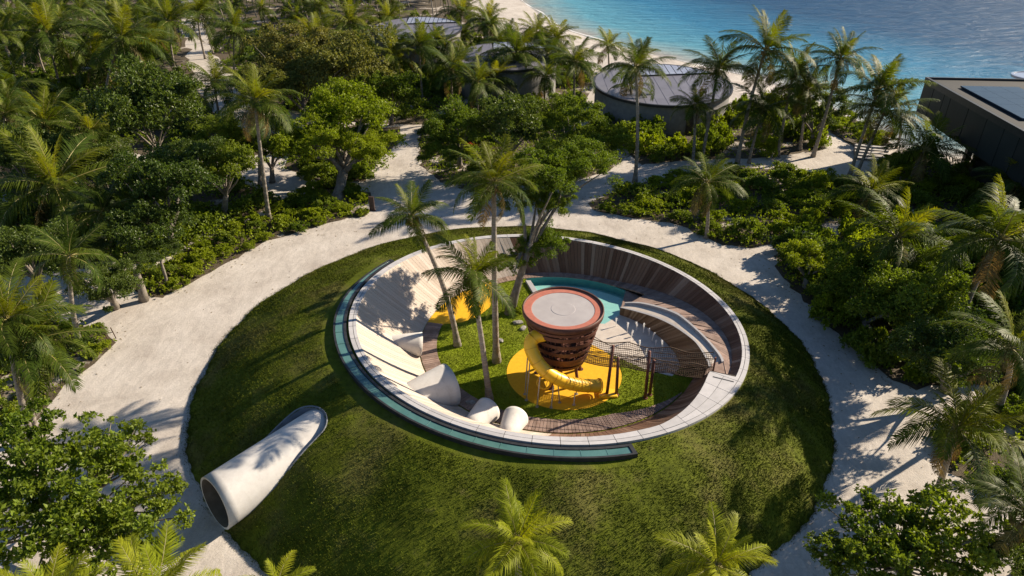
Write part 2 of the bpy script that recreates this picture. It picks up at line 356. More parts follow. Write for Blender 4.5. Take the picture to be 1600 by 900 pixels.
GX, GY = np.meshgrid(gx, gy); GZ = ground_h(GX, GY)
V = np.c_[GX.ravel(), GY.ravel(), GZ.ravel()]
ny, nx = GX.shape; idx = np.arange(nx * ny).reshape(ny, nx)
Fq = np.c_[idx[:-1, :-1].ravel(), idx[:-1, 1:].ravel(), idx[1:, 1:].ravel(), idx[1:, :-1].ravel()]
structure(link(bpy.data.objects.new('sand_ground', mesh_np('sand_ground', V, Fq, [M['sand']], True))))
sx = axis(-5000, 6000, -20, 160, 2.5, 1.25); sy = axis(-400, 9000, 50, 240, 2.5, 1.25)
SX, SY = np.meshgrid(sx, sy); D = -shore_d(SX, SY)
ny, nx = SX.shape; idx = np.arange(nx * ny).reshape(ny, nx)
V = np.c_[SX.ravel(), SY.ravel(), np.full(SX.size, SEA_Z)]
Fq = np.c_[idx[:-1, :-1].ravel(), idx[:-1, 1:].ravel(), idx[1:, 1:].ravel(), idx[1:, :-1].ravel()]
wet = (D.ravel()[Fq] > -6).any(1) ; Fq = Fq[wet]
me = mesh_np('sea', V, Fq, [M['sea']], True)
at = me.attributes.new('depth', 'FLOAT', 'POINT'); dep = 1 - np.exp(-np.maximum(D.ravel(), 0) / 62.0)
at.data.foreach_set('value', dep.astype(np.float32))
structure(link(bpy.data.objects.new('sea', me)))
# lace of foam where the ripples run out
mb = MB()
for i in range(6, len(_SA) - 4):
    a, bq = _SA[i], _SA[i + 1]; L = np.hypot(*(bq - a)); n = max(2, int(L / 1.2))
    for k in range(n):
        p0 = a + (bq - a) * k / n; p1 = a + (bq - a) * (k + 1) / n; nrm = np.array([-(bq - a)[1], (bq - a)[0]]) / L
        def off(p): s_ = math.sin(p[0] * 0.7) * 0.5 + math.sin(p[0] * 0.23 + p[1] * .31) * 0.7; return p + nrm * (-0.6 + s_ * 0.5)
        w0 = 0.16 + 0.12 * math.sin(p0[0] * 1.9 + p0[1]); w1 = 0.16 + 0.12 * math.sin(p1[0] * 1.9 + p1[1])
        q0, q1 = off(p0), off(p1)
        mb.add([(*(q0 - nrm * w0), SEA_Z + .012), (*(q1 - nrm * w1), SEA_Z + .012), (*(q1 + nrm * w1), SEA_Z + .02), (*(q0 + nrm * w0), SEA_Z + .02)], [(0, 1, 2, 3)])
stuff(mb.build('surf_foam', M['jet']))

# ------------------------------------------------------------------ the grass mound round the bowl
TUBE_A, TUBE_B = Vector((-12.0, 19.35)), Vector((-8.25, 23.45))       # mouth and buried end of the tunnel tube
TUBE_R = 1.17
def mound_s(x, y):
    P = np.stack([np.asarray(x, float), np.asarray(y, float)], -1); lo = np.zeros(P.shape[:-1]); hi = np.full(P.shape[:-1], 1.0)
    for _ in range(30):
        s_ = (lo + hi) / 2
        c = np.stack([RC.x + (BC.x - RC.x) * s_, RC.y + (BC.y - RC.y) * s_], -1); r_ = RR + (BR - RR) * s_
        out = np.hypot(P[..., 0] - c[..., 0], P[..., 1] - c[..., 1]) > r_
        lo = np.where(out, s_, lo); hi = np.where(out, hi, s_)
    th = np.arctan2(P[..., 1] - c[..., 1], P[..., 0] - c[..., 0]); return s_, th
def mound_prof(s_): return 1 - np.asarray(s_) ** 1.75
def mound_xyz(th, s_):
    th = np.asarray(th, float); s_ = np.asarray(s_, float)
    cx = RC.x + (BC.x - RC.x) * s_; cy_ = RC.y + (BC.y - RC.y) * s_; r_ = RR + (BR - RR) * s_
    r_ = r_ + s_ ** 3 * (.05 * np.sin(th * 23) + .05 * np.sin(th * 9 + 1) + .035 * np.sin(th * 61 + 2) + .03 * np.sin(th * 149))
    x = cx + r_ * np.cos(th); y = cy_ + r_ * np.sin(th)
    zr = rimz(RC.x + RR * np.cos(th), RC.y + RR * np.sin(th)) - 0.13
    z = zr * mound_prof(s_) + 0.05 * np.sin(x * 1.3 + np.sin(y * .9)) * np.sin(np.pi * s_) - 0.02 * (s_ > .999)
    z = np.where(s_ > 1, -.01, z)
    return x, y, z
def mound_z(x, y):
    s_, th = mound_s(x, y); return mound_xyz(th, s_)[2]
tdir = (TUBE_B - TUBE_A).normalized(); tlen = (TUBE_B - TUBE_A).length
def tube_uv(x, y):
    dx = x - TUBE_A.x; dy = y - TUBE_A.y
    return dx * tdir.x + dy * tdir.y, -dx * tdir.y + dy * tdir.x
def tzc(u): return 1.10 + 0.07 * u
CU0, CUA = tlen - 1.05, tlen - 3.1
def collar_r(u): return TUBE_R + 0.01 + 0.25 * smooth01((u - CUA) / 2.4)
def cut_rho(u, v, z): return math.sqrt(v * v + (z - tzc(min(u, CU0 + .4))) ** 2 + max(0.0, u - CU0) ** 2)
nt_, ns_ = 760, 80
TH, SS = np.meshgrid(np.linspace(0, 2 * np.pi, nt_, endpoint=False), np.linspace(0, 1, ns_), indexing='ij')
X, Y, Z = mound_xyz(TH, SS)
idx = np.arange(nt_ * ns_).reshape(nt_, ns_); nxt = np.roll(idx, -1, 0)
Fq = np.c_[idx[:, :-1].ravel(), idx[:, 1:].ravel(), nxt[:, 1:].ravel(), nxt[:, :-1].ravel()]
V = np.c_[X.ravel(), Y.ravel(), Z.ravel()]
uu, vv = tube_uv(V[:, 0], V[:, 1])
for i in np.nonzero((uu > CUA) & (uu < tlen + 1.2) & (np.abs(vv) < 2.2))[0]:        # pull vertices near the cut on to its edge
    rho, rc_ = cut_rho(uu[i], vv[i], V[i, 2]), collar_r(uu[i])
    if abs(rho - rc_) < .10 and abs(vv[i]) + max(0, uu[i] - CU0) > .3:
        k = rc_ / rho; du = max(0.0, uu[i] - CU0); nu = uu[i] - du + du * k; nv_ = vv[i] * k
        V[i, 0] = TUBE_A.x + tdir.x * nu - tdir.y * nv_; V[i, 1] = TUBE_A.y + tdir.y * nu + tdir.x * nv_
cen = V[Fq].mean(1); uu, vv = tube_uv(cen[:, 0], cen[:, 1])
cut = np.array([(-0.5 < a < tlen + 1.0) and abs(bq) < 2 and cut_rho(a, bq, c_) < collar_r(a) - .01 for a, bq, c_ in zip(uu, vv, cen[:, 2])])
structure(link(bpy.data.objects.new('grass_mound', mesh_np('grass_mound', V, Fq[~cut], [M['turf']], True))))

def blades(name, P, N, m, hmin, hmax, wid, seed, lean=0.5):
    rg = np.random.default_rng(seed); n = len(P)
    a = rg.uniform(0, 2 * np.pi, n); h = rg.uniform(hmin, hmax, n); t = np.c_[np.cos(a), np.sin(a), np.zeros(n)]
    l = rg.normal(0, lean, (n, 3)); l[:, 2] = 0
    up = N + l; up /= np.linalg.norm(up, axis=1)[:, None]
    wv_ = (wid * rg.uniform(.6, 1.4, n))[:, None]
    A = P - t * wv_; B = P + t * wv_; T = P + up * h[:, None]
    V = np.stack([A, B, T], 1).reshape(-1, 3); F3 = np.arange(3 * n).reshape(n, 3)
    return stuff(link(bpy.data.objects.new(name, mesh_np(name, V, F3, [m]))))
rg = np.random.default_rng(3); n = 480000
s_ = rg.uniform(0, 1, n); th = rg.uniform(0, 2 * np.pi, n)
keep = rg.uniform(0, 1, n) < (RR + (BR - RR) * s_) / BR; s_, th = s_[keep], th[keep]
e = rg.uniform(0, 1, len(s_)) < 0.08; s_ = np.where(e, 1 + rg.normal(0, .014, len(s_)), s_)
x, y, z = mound_xyz(th, s_)
# patchy growth: thin where the turf is worn
pat = np.sin(x * .9 + 2 * np.sin(y * .5)) + np.sin(y * 1.1 + 2 * np.sin(x * .43)) + np.sin((x + y) * 2.3)
keep = rg.uniform(0, 1, len(x)) < 0.75 + 0.2 * pat
ub, vb = tube_uv(x, y); band = (th > R(148)) & (th < R(287)) & (s_ < 0.17)
keep &= ~((ub > -.6) & (np.sqrt(vb ** 2 + (z - tzc(np.minimum(ub, CU0 + .4))) ** 2 + np.maximum(0, ub - CU0) ** 2) < np.vectorize(collar_r)(ub) + .05)) & ~band & (s_ > 0.012)
x, y, z = x[keep], y[keep], z[keep]
blades('mound_grass', np.c_[x, y, z], np.tile([0, 0, 1.0], (len(x), 1)), M['turf'], .035, .105, .014, 5)

# ------------------------------------------------------------------ bowl wall: radial timber planks between foot and rim
def wrim(th):
    return wrim_(th) - (0.10 if wrim_(th) < .5 else 0.10 * smooth01((-64 - (math.degrees(th) % 360 - 360)) / 46) if 250 <= math.degrees(th) % 360 < 296 else 0)
def wrim_(th):
    """coping width: wide paved landing at the front right"""
    d = math.degrees(th) % 360
    if d > 180: d -= 360
    if -64 < d < -31: t = min(1, (d + 64) / 30); return 0.52 + 1.02 * (t * .75 + smooth01(t) * .25)
    if -110 < d <= -64: return 0.52
    return 0.46
def foot_z(th):
    """height of the deck along the wall: climbs from the pool to the landing"""
    d = math.degrees(th) % 360
    if d > 180: d -= 360
    if -31 <= d <= 62: return 1.62 * (smooth01((62 - d) / 93) * .55 + .45 * (62 - d) / 93)
    return 0.0
def rim_pt(th, inset):
    x = RC.x + (RR - inset) * math.cos(th); y = RC.y + (RR - inset) * math.sin(th); return Vector((x, y, rimz(x, y)))
def foot_pt(th): return Vector((FC.x + FR * math.cos(th), FC.y + FR * math.sin(th), 0.0))
def wall_pt(th, t):
    a = foot_pt(th); b_ = rim_pt(th, wrim(th)); p = a.lerp(b_, t); p.z -= 0.22 * math.sin(math.pi * t) * (0.6 if b_.z > 2.2 else 0.35); return p
def wall_at_z(th, z):
    t = 0.0
    while t < 1 and wall_pt(th, t).z < z: t += 0.01
    return wall_pt(th, t)
bowl = empty('timber_bowl_wall', (FC.x, FC.y, 0), 'round sloping bowl wall of silvery timber planks set into the grass mound', 'bowl wall')
BO = Vector((FC.x, FC.y, 0))
NPL = 250
for k in range(NPL):
    a0 = 2 * math.pi * k / NPL; a1 = 2 * math.pi * (k + 1) / NPL; gap = 0.0007 if 100 < 360 * k / NPL < 262 else 0.0011; a0 += gap; a1 -= gap; mb = MB()
    lift = RND.uniform(0, .006 if 100 < 360 * k / NPL < 262 else .012); pts = []
    for i in range(6):
        t = i / 5; p, q = wall_pt(a0, t) - BO, wall_pt(a1, t) - BO
        inn = (Vector((-math.cos(a0), -math.sin(a0), .9))).normalized() * lift
        pts += [p + inn, q + inn, q - Vector((0, 0, .05)), p - Vector((0, 0, .05))]
    fs = []
    for i in range(5):
        b_ = i * 4; fs += [(b_, b_ + 4, b_ + 5, b_ + 1), (b_ + 1, b_ + 5, b_ + 6, b_ + 2), (b_ + 3, b_ + 7, b_ + 4, b_)]
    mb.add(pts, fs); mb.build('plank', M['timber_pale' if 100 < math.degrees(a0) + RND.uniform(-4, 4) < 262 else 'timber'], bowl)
mb = MB(); nn = 180; ring = []
for k in range(nn):
    a = 2 * math.pi * k / nn
    for i in range(6): ring.append(wall_pt(a, i / 5) - BO + Vector((math.cos(a) * .03, math.sin(a) * .03, -.07)))
mb.add(ring, [(k * 6 + i, k * 6 + i + 1, ((k + 1) % nn) * 6 + i + 1, ((k + 1) % nn) * 6 + i) for k in range(nn) for i in range(5)])
mb.build('wall_lining', M['backing'], bowl)

# ------------------------------------------------------------------ coping: two rings of stone slabs
cop = empty('stone_coping', (RC.x, RC.y, 2.4), 'pale stone coping of curved slabs round the bowl rim, widest at the landing', 'coping')
CO = Vector((RC.x, RC.y, 2.4))
def slab(parent, name, a0, a1, i0, i1, m, top=0.0, th_=0.24, sub=2, dz=0.0):
    """curved slab between insets i0 (outer) and i1 (inner, may be a function of the angle)"""
    mb = MB(); f0 = i0 if callable(i0) else (lambda t: i0); f1 = i1 if callable(i1) else (lambda t: i1)
    vs = []
    for k in range(sub + 1):
        a = a0 + (a1 - a0) * k / sub; p, q = rim_pt(a, f0(a)) - CO, rim_pt(a, f1(a)) - CO
        up = Vector((0, 0, top + dz)); dn = Vector((0, 0, top - th_)); vs += [p + up, q + up, q + dn, p + dn]
    fs = [(3, 2, 1, 0), (sub * 4, sub * 4 + 1, sub * 4 + 2, sub * 4 + 3)]
    for k in range(sub):
        b_ = k * 4; fs += [(b_, b_ + 1, b_ + 5, b_ + 4), (b_ + 1, b_ + 2, b_ + 6, b_ + 5), (b_ + 2, b_ + 3, b_ + 7, b_ + 6), (b_ + 3, b_, b_ + 4, b_ + 7)]
    mb.add(vs, fs); return mb.build(name, m, parent)
NS = 56
for k in range(NS):
    a0 = 2 * math.pi * k / NS + .0012; a1 = 2 * math.pi * (k + 1) / NS - .0012
    am = (a0 + a1) / 2
    slab(cop, 'slab', a0, a1, 0.0, 0.20, M['stone'], RND.uniform(0, .006), sub=4)
    if wrim(am) > 0.8:
        slab(cop, 'slab', a0, a1, 0.225, lambda t: 0.225 + (wrim(t) - 0.225) * .5 - .01, M['stone'], RND.uniform(0, .006), sub=4)
        slab(cop, 'slab', a0, a1, lambda t: 0.225 + (wrim(t) - 0.225) * .5 + .01, lambda t: wrim(t) + .02, M['stone'], RND.uniform(0, .006), sub=4)
    else:
        slab(cop, 'slab', a0, a1, 0.225, lambda t: wrim(t) + .02, M['stone'], RND.uniform(0, .006), sub=4)
mb = MB()
nn = 160; vs = []
for k in range(nn):
    a = 2 * math.pi * k / nn
    for ins, dz in ((0.01, -.30), (0.01, -.045), (wrim(a) - .01, -.045), (wrim(a) - .01, -.5)): vs.append(rim_pt(a, ins) - CO + Vector((0, 0, dz)))
mb.add(vs, [(k * 4 + i, ((k + 1) % nn) * 4 + i, ((k + 1) % nn) * 4 + i + 1, k * 4 + i + 1) for k in range(nn) for i in range(3)])
mb.build('light_leak_filler', M['backing'], cop)  # unseen filler ring added under the slabs to block leaking light
# dark hatch lines let into the landing
mb = MB()
p0, p1 = rim_pt(R(-34.5), 1.3) - CO, rim_pt(R(-33.2), 0.34) - CO
dv = (p1 - p0).normalized(); nv = Vector((-dv.y, dv.x, 0)) * .035
mb.hexa([p0 - nv, p1 - nv, p1 + nv, p0 + nv], [q + Vector((0, 0, .012)) for q in (p0 - nv, p1 - nv, p1 + nv, p0 + nv)])
mb.build('slot_drain', M['black'], cop)

# ------------------------------------------------------------------ teal glass skylight band round the outside of the rim
band = empty('glass_skylight_band', (RC.x, RC.y, 2.4), 'curved band of teal glass panels in a black frame outside the rim coping', 'skylight')
A0, A1 = R(149.5), R(285.5); NG = 24
def bw(t): return .25 + .75 * smooth01((math.degrees(t) - 150) / 42)
for k in range(NG):
    a0 = A0 + (A1 - A0) * k / NG + .002; a1 = A0 + (A1 - A0) * (k + 1) / NG - .002
    slab(band, 'glass_panel', a0, a1, lambda t: -.27 - .40 * bw(t), -0.27, M['glass'], RND.uniform(-.065, -.055), .05, 4)
for i0, i1, nm in ((lambda t: -.37 - .40 * bw(t), lambda t: -.275 - .40 * bw(t), 'outer_frame'), (-0.265, -0.13, 'inner_frame')):
    slab(band, nm, A0 - .008, A1 + .008, i0, i1, M['black'], -0.02, .3, 90)
for k in range(NG + 1):
    a = A0 + (A1 - A0) * k / NG
    wdt = .0018 if 0 < k < NG else .008
    slab(band, 'glazing_bar', a - wdt, a + wdt, lambda t: -.274 - .40 * bw(t), -0.266, M['black'] if k in (0, NG) else M['glass'], -0.045 if 0 < k < NG else -0.02, .08, 1)
slab(band, 'sub_frame', A0, A1, lambda t: -.31 - .40 * bw(t), -0.20, M['black'], -0.13, .3, 90)

# ------------------------------------------------------------------ floor of the bowl
def poly_sheet(name, pts, z, m, parent=None, zf=None, off=(0, 0)):
    P = [Vector((p[0], p[1], 0)) for p in pts]; tris = tessellate_polygon([P])
    vs = [(p.x - off[0], p.y - off[1], zf(p.x, p.y) if zf else z) for p in P]
    fs = []
    for t in tris:
        a, b_, c = (P[i] for i in t); fs.append(t if (b_ - a).cross(c - a).z > 0 else t[::-1])
    me = bpy.data.meshes.new(name); me.from_pydata(vs, [], fs); me.materials.append(m); me.update()
    return link(bpy.data.objects.new(name, me), parent)
def arc(c, r_, d0, d1, n): return [(c[0] + r_ * math.cos(R(d0 + (d1 - d0) * k / n)), c[1] + r_ * math.sin(R(d0 + (d1 - d0) * k / n))) for k in range(n + 1)]
def px(*q, z=0.0): return [tuple(g(a, b_, z).xy) for a, b_ in q]
inner_foot = px((968, 492), (985, 498), (1007, 509), (1036, 531), (1055, 552), (1064, 573))
POOL_C = (FC.x, FC.y)
pool_arc = arc(POOL_C, 7.28, 103, 47, 26)
pool_front = px((990, 484), (970, 492), (945, 506), (925, 505), (880, 500), (845, 492))
pool_poly = pool_arc + pool_front
# lawn: ring-and-core sheet with the pool and splash pad left open
splash_poly = px((968, 492)) + inner_foot[1:] + px((1050, 588), (1010, 578), (960, 556), (935, 545), (880, 530), (850, 515), (845, 492), (880, 500), (925, 505), (945, 506))
lawn_poly = arc((FC.x, FC.y), 7.97, 104, 345, 76) + px((1064, 573), (1050, 588), (1010, 578), (960, 556), (935, 545), (880, 530), (850, 515), (845, 492), (826, 441))
structure(poly_sheet('bowl_lawn', lawn_poly, 0.0, M['lawn']))
structure(poly_sheet('splash_pad', splash_poly, 0.004, M['splash']))
# pool: basin, a deeper trough along the back, water sheet
mb = MB()
for k in range(26):
    for (r0, z0, r1, z1, mi) in ((7.30, 0.0, 7.28, -.50, 1), (7.28, -.50, 6.75, -.50, 1), (6.75, -.50, 6.72, -.30, 1)):
        a0, a1 = R(103 - 56 * k / 26), R(103 - 56 * (k + 1) / 26); mb.mi = mi
        mb.add([(POOL_C[0] + r_ * math.cos(a), POOL_C[1] + r_ * math.sin(a), z) for r_, z, a in ((r0, z0, a0), (r1, z1, a0), (r1, z1, a1), (r0, z0, a1))], [(0, 1, 2, 3)])
e0, e1 = arc(POOL_C, 7.28, 47, 47.01, 1)[0], arc(POOL_C, 6.72, 47, 47.01, 1)[0]; mb.add([(*e0, 0), (*e1, 0), (*e1, -.5), (*e0, -.5)], [(0, 1, 2, 3)])
mb.mi = 0
ft = arc(POOL_C, 6.72, 103, 47, 26); poly = ft + pool_front
P3 = [Vector((*p, 0)) for p in poly]
mb.add([(p.x, p.y, -.30 if i < 27 else -.012) for i, p in enumerate(P3)], [tuple(t) for t in tessellate_polygon([P3])])
pool = structure(mb.build('pool_basin', [M['pool_tile'], M['pool_deep']]))
structure(poly_sheet('pool_water', pool_poly, -0.008, M['pool_water']))
wall_e = px((821, 441), (829, 441), (848, 470), (840, 473))
mb = MB(); mb.hexa([(*p, -.4) for p in wall_e], [(*p, .16) for p in wall_e])
tagp(mb.build('pool_kerb', M['stone'], bevel=.02), 'short white kerb at the left end of the turquoise pool', 'kerb')
# yellow play surfaces
pad_c = (2.8, 29.4)
structure(poly_sheet('round_play_surface', arc(pad_c, 3.08, 0, 359, 90), 0.012, M['rubber']))
yp = arc((FC.x, FC.y), 7.9, 167, 118, 26) + px((772, 455), (768, 478), (748, 494), (722, 504), (690, 507))
structure(poly_sheet('curved_play_surface', yp, 0.010, M['rubber']))
# plank walkway along the foot of the wall
deck = empty('plank_walkway', (FC.x, FC.y, 0), 'curved brown plank walkway along the foot of the sunlit bowl wall', 'walkway')
NDK = 118
for k in range(NDK):
    a0 = R(167 + (322 - 167) * k / NDK) + .0012; a1 = R(167 + (322 - 167) * (k + 1) / NDK) - .0012; d = math.degrees(a0)
    wid = 0.98 * min(1.0, (324 - d) / 34) if d > 290 else 0.98
    mb = MB(); zt = .05 + RND.uniform(0, .006)
    q = [(r_ * math.cos(a), r_ * math.sin(a)) for a, r_ in ((a0, FR - .05), (a0, FR - wid), (a1, FR - wid), (a1, FR - .05))]
    mb.hexa([(*p, -.02) for p in q[::-1]], [(*p, zt) for p in q[::-1]]); mb.build('plank', M['deck'], deck)

# ------------------------------------------------------------------ curved inner wall with its chute, and the rising deck behind it
ci = [((969, 481), .42), ((990, 486), .58), ((1020, 495), .80), ((1045, 506), 1.0), ((1063, 517), 1.15), ((1087, 536), 1.40), ((1104, 563), 1.62), ((1107, 574), 1.68)]
co = [((977, 473), .42), ((1000, 473), .58), ((1025, 478), .80), ((1050, 486), 1.0), ((1068, 496), 1.15), ((1100, 525), 1.40), ((1124, 552), 1.62), ((1131, 565), 1.68)]
CI = [g(*p, z) for p, z in ci]; CX = [g(*p, z) for p, z in co]
def resample(P, n):
    P = [Vector(p) for p in P]; L = [0]
    for a, b_ in zip(P, P[1:]): L.append(L[-1] + (b_ - a).length)
    out = []
    for k in range(n):
        d = L[-1] * k / (n - 1); i = max(j for j in range(len(P) - 1) if L[j] <= d + 1e-9)
        t = (d - L[i]) / max(1e-9, L[i + 1] - L[i])
        p0 = P[max(i - 1, 0)]; p1 = P[i]; p2 = P[i + 1]; p3 = P[min(i + 2, len(P) - 1)]
        out.append(0.5 * ((2 * p1) + (p2 - p0) * t + (2 * p0 - 5 * p1 + 4 * p2 - p3) * t * t + (3 * p1 - p0 - 3 * p2 + p3) * t ** 3))
    return out
NW = 61
TI = resample(CI, NW); TO = resample(CX, NW); FI = resample([Vector((*p, 0)) for p in inner_foot], NW)
chute = empty('curved_chute_wall', tuple(CI[0] * 1.0 - Vector((0, 0, CI[0].z))), 'curved retaining wall of brown planks topped by a pale concrete chute descending to the pool', 'wall')
CHO = chute.location.copy()
for k in range(NW - 1):
    mb = MB(); e_ = .03
    a, b_, c, d = FI[k].lerp(FI[k + 1], e_), FI[k + 1].lerp(FI[k], e_), TI[k + 1].lerp(TI[k], e_), TI[k].lerp(TI[k + 1], e_)
    bk = Vector((.06, .04, -.03)); mb.hexa([p - CHO + bk for p in (a, b_, c, d)], [p - CHO for p in (a, b_, c, d)]); mb.build('plank', M['timber_sunlit'], chute)
def ribbon(name, A, B, dz0, dz1, m, parent, off, thick=None):
    mb = MB(); n = len(A); vs = []
    for a, b_ in zip(A, B):
        vs += [a + Vector((0, 0, dz0)) - off, b_ + Vector((0, 0, dz1)) - off]
    if thick:
        for a, b_ in zip(A, B): vs += [a + Vector((0, 0, dz0 - thick)) - off, b_ + Vector((0, 0, dz1 - thick)) - off]
    fs = [(2 * k, 2 * k + 2, 2 * k + 3, 2 * k + 1) for k in range(n - 1)]
    if thick:
        o_ = 2 * n
        fs += [(o_ + 2 * k, 2 * k + o_ + 1, o_ + 2 * k + 3, o_ + 2 * k + 2) for k in range(n - 1)]
        fs += [(2 * k, o_ + 2 * k, o_ + 2 * k + 2, 2 * k + 2) for k in range(n - 1)] + [(2 * k + 1, 2 * k + 3, o_ + 2 * k + 3, o_ + 2 * k + 1) for k in range(n - 1)]
        fs += [(0, 1, o_ + 1, o_), (2 * n - 2, o_ + 2 * n - 2, o_ + 2 * n - 1, 2 * n - 1)]
    mb.add(vs, fs); o = mb.build(name, m, parent); return o
def lp(A, B, t): return [a.lerp(b_, t) for a, b_ in zip(A, B)]
ribbon('curb', TI, lp(TI, TO, .13), .03, .03, M['stone'], chute, CHO, .45)
ribbon('curb', lp(TI, TO, .86), TO, .05, .05, M['stone'], chute, CHO, .5)
ribbon('light_slot', lp(TI, TO, .135), lp(TI, TO, .19), -.03, -.03, M['black'], chute, CHO, .1)
ribbon('chute_bed', lp(TI, TO, .19), lp(TI, TO, .855), -.10, -.10, M['splash'], chute, CHO, .2)
ribbon('outer_face', TO, [Vector((p.x, p.y, 0)) for p in TO], .0, -.1, M['timber'], chute, CHO)
rise = empty('rising_deck', (FC.x, FC.y, 0), 'brown plank deck rising from the pool edge to the white landing behind the chute', 'deck')
def chute_out(th):
    best = None
    for p in TO:
        d = abs(math.atan2(p.y - FC.y, p.x - FC.x) - th)
        if best is None or d < best[0]: best = (d, p)
    return best[1]
th_start = math.atan2(TO[0].y - FC.y, TO[0].x - FC.x); th_end = R(-33)
NR = 96
def rdeck(th):
    z = foot_z(th); o_ = wall_at_z(th, z) if z > .01 else foot_pt(th)
    if th > th_start: i_ = Vector((FC.x + 7.30 * math.cos(th), FC.y + 7.30 * math.sin(th), 0))
    else: i_ = chute_out(th).copy()
    i_.z = 0; o_ = o_.copy(); dv = (Vector((i_.x, i_.y, 0)) - Vector((o_.x, o_.y, 0)))
    return Vector((o_.x, o_.y, z + .03)), Vector((i_.x, i_.y, z + .03))
for k in range(NR):
    t0 = R(121) + (th_end - R(121)) * k / NR; t1 = R(121) + (th_end - R(121)) * (k + 1) / NR
    (o0, i0), (o1, i1) = rdeck(t0 - .001), rdeck(t1 + .001); mb = MB()
    off = Vector((FC.x, FC.y, RND.uniform(-.004, .004))); dn = Vector((0, 0, .09))
    mb.hexa([p - off - dn for p in (o0, o1, i1, i0)][::-1], [p - off for p in (o0, o1, i1, i0)][::-1]); mb.build('plank', M['deck'], rise)
land = [g(1100, 590, 1.62), g(1106, 570, 1.62), g(1133, 562, 1.62), g(1142, 575, 1.62), g(1150, 600, 1.62), g(1108, 594, 1.62)]
mb = MB(); mb.hexa([p - Vector((FC.x, FC.y, .5)) for p in land[:4]], [p - Vector((FC.x, FC.y, 0)) for p in land[:4]])
mb.hexa([p - Vector((FC.x, FC.y, .5)) for p in (land[0], land[3], land[4], land[5])], [p - Vector((FC.x, FC.y, .004)) for p in (land[0], land[3], land[4], land[5])])
mb.build('landing', M['deck'], rise)

poly_sheet('deck_corner', arc((FC.x, FC.y), 7.34, 49.5, 38, 6) + [tuple(TO[8].xy), tuple(TO[0].xy), tuple(CI[0].xy)], .006, M['deck'], rise, off=(FC.x, FC.y))

# ------------------------------------------------------------------ tunnel tube breaking out of the mound
tb = empty('concrete_tunnel_tube', (TUBE_A.x, TUBE_A.y, 0), 'large white concrete tube emerging from the grass mound onto the sand', 'tunnel', rz=math.atan2(tdir.y, tdir.x))
mb = MB(); prof = []; n = 56
L0 = tlen - .25
def tubering(u, r_, zc):
    zc = tzc(u); return [(u + (0.08 * math.sin(2 * math.pi * k / n) * (1 - u / 2.2) if u < 2.2 else 0), r_ * math.cos(2 * math.pi * k / n), zc + r_ * math.sin(2 * math.pi * k / n)) for k in range(n)]
rings = [tubering(u, TUBE_R - .006 * u, 1.0) for u in np.linspace(0, L0, 14)]
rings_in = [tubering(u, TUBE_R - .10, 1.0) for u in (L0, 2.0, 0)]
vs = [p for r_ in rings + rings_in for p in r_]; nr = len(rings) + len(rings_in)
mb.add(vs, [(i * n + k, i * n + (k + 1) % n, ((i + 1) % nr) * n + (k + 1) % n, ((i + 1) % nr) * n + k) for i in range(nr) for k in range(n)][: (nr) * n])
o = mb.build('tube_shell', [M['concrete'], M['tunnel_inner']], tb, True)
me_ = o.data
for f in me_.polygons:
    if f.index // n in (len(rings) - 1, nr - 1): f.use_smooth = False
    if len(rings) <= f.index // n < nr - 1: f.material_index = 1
mb = MB(); mb.lathe([(0.0, 0), (TUBE_R - .1, 0)], n); o = mb.build('dark_end_disc', M['backing'], tb); o.rotation_euler = (0, math.pi / 2, 0); o.location = (L0 - .03, 0, tzc(L0))  # dark disc closes the tube, its colour standing in for unlit depth
# collar: the cut in the turf round the buried end, lined with a concrete wall
def cut_pt(u, ang, rc_):
    lo, hi = 0.0, 2.2
    for _ in range(40):
        d = (lo + hi) / 2; uu_, vv_ = u + d * math.cos(ang), d * math.sin(ang)
        x_, y_ = TUBE_A.x + tdir.x * uu_ - tdir.y * vv_, TUBE_A.y + tdir.y * uu_ + tdir.x * vv_; zz = float(mound_z(np.array(x_), np.array(y_)))
        if cut_rho(uu_, vv_, zz) < rc_: lo = d
        else: hi = d
    return (uu_, vv_, zz)
loop = [cut_pt(u, -math.pi / 2, collar_r(u)) for u in np.linspace(CUA + .3, CU0, 14)] + [cut_pt(CU0, -math.pi / 2 + math.pi * k / 28, collar_r(tlen)) for k in range(1, 28)] + [cut_pt(u, math.pi / 2, collar_r(u)) for u in np.linspace(CU0, CUA + .3, 14)]
mb = MB(); vs = []
for u_, v_, z_ in loop: vs += [(u_, v_, z_ - 1.5), (u_, v_, z_ + .035)]
mb.add(vs, [(2 * k, 2 * k + 2, 2 * k + 3, 2 * k + 1) for k in range(len(loop) - 1)])
o = mb.build('collar', M['collar'], tb, True); sd = o.modifiers.new('thick', 'SOLIDIFY'); sd.thickness = .07; sd.offset = 1
mb = MB(); mb.add([(CUA, -1.5, .3), (tlen + 1, -1.5, .3), (tlen + 1, 1.5, .3), (CUA, 1.5, .3)], [(0, 1, 2, 3)]); mb.build('pit_floor', M['backing'], tb)

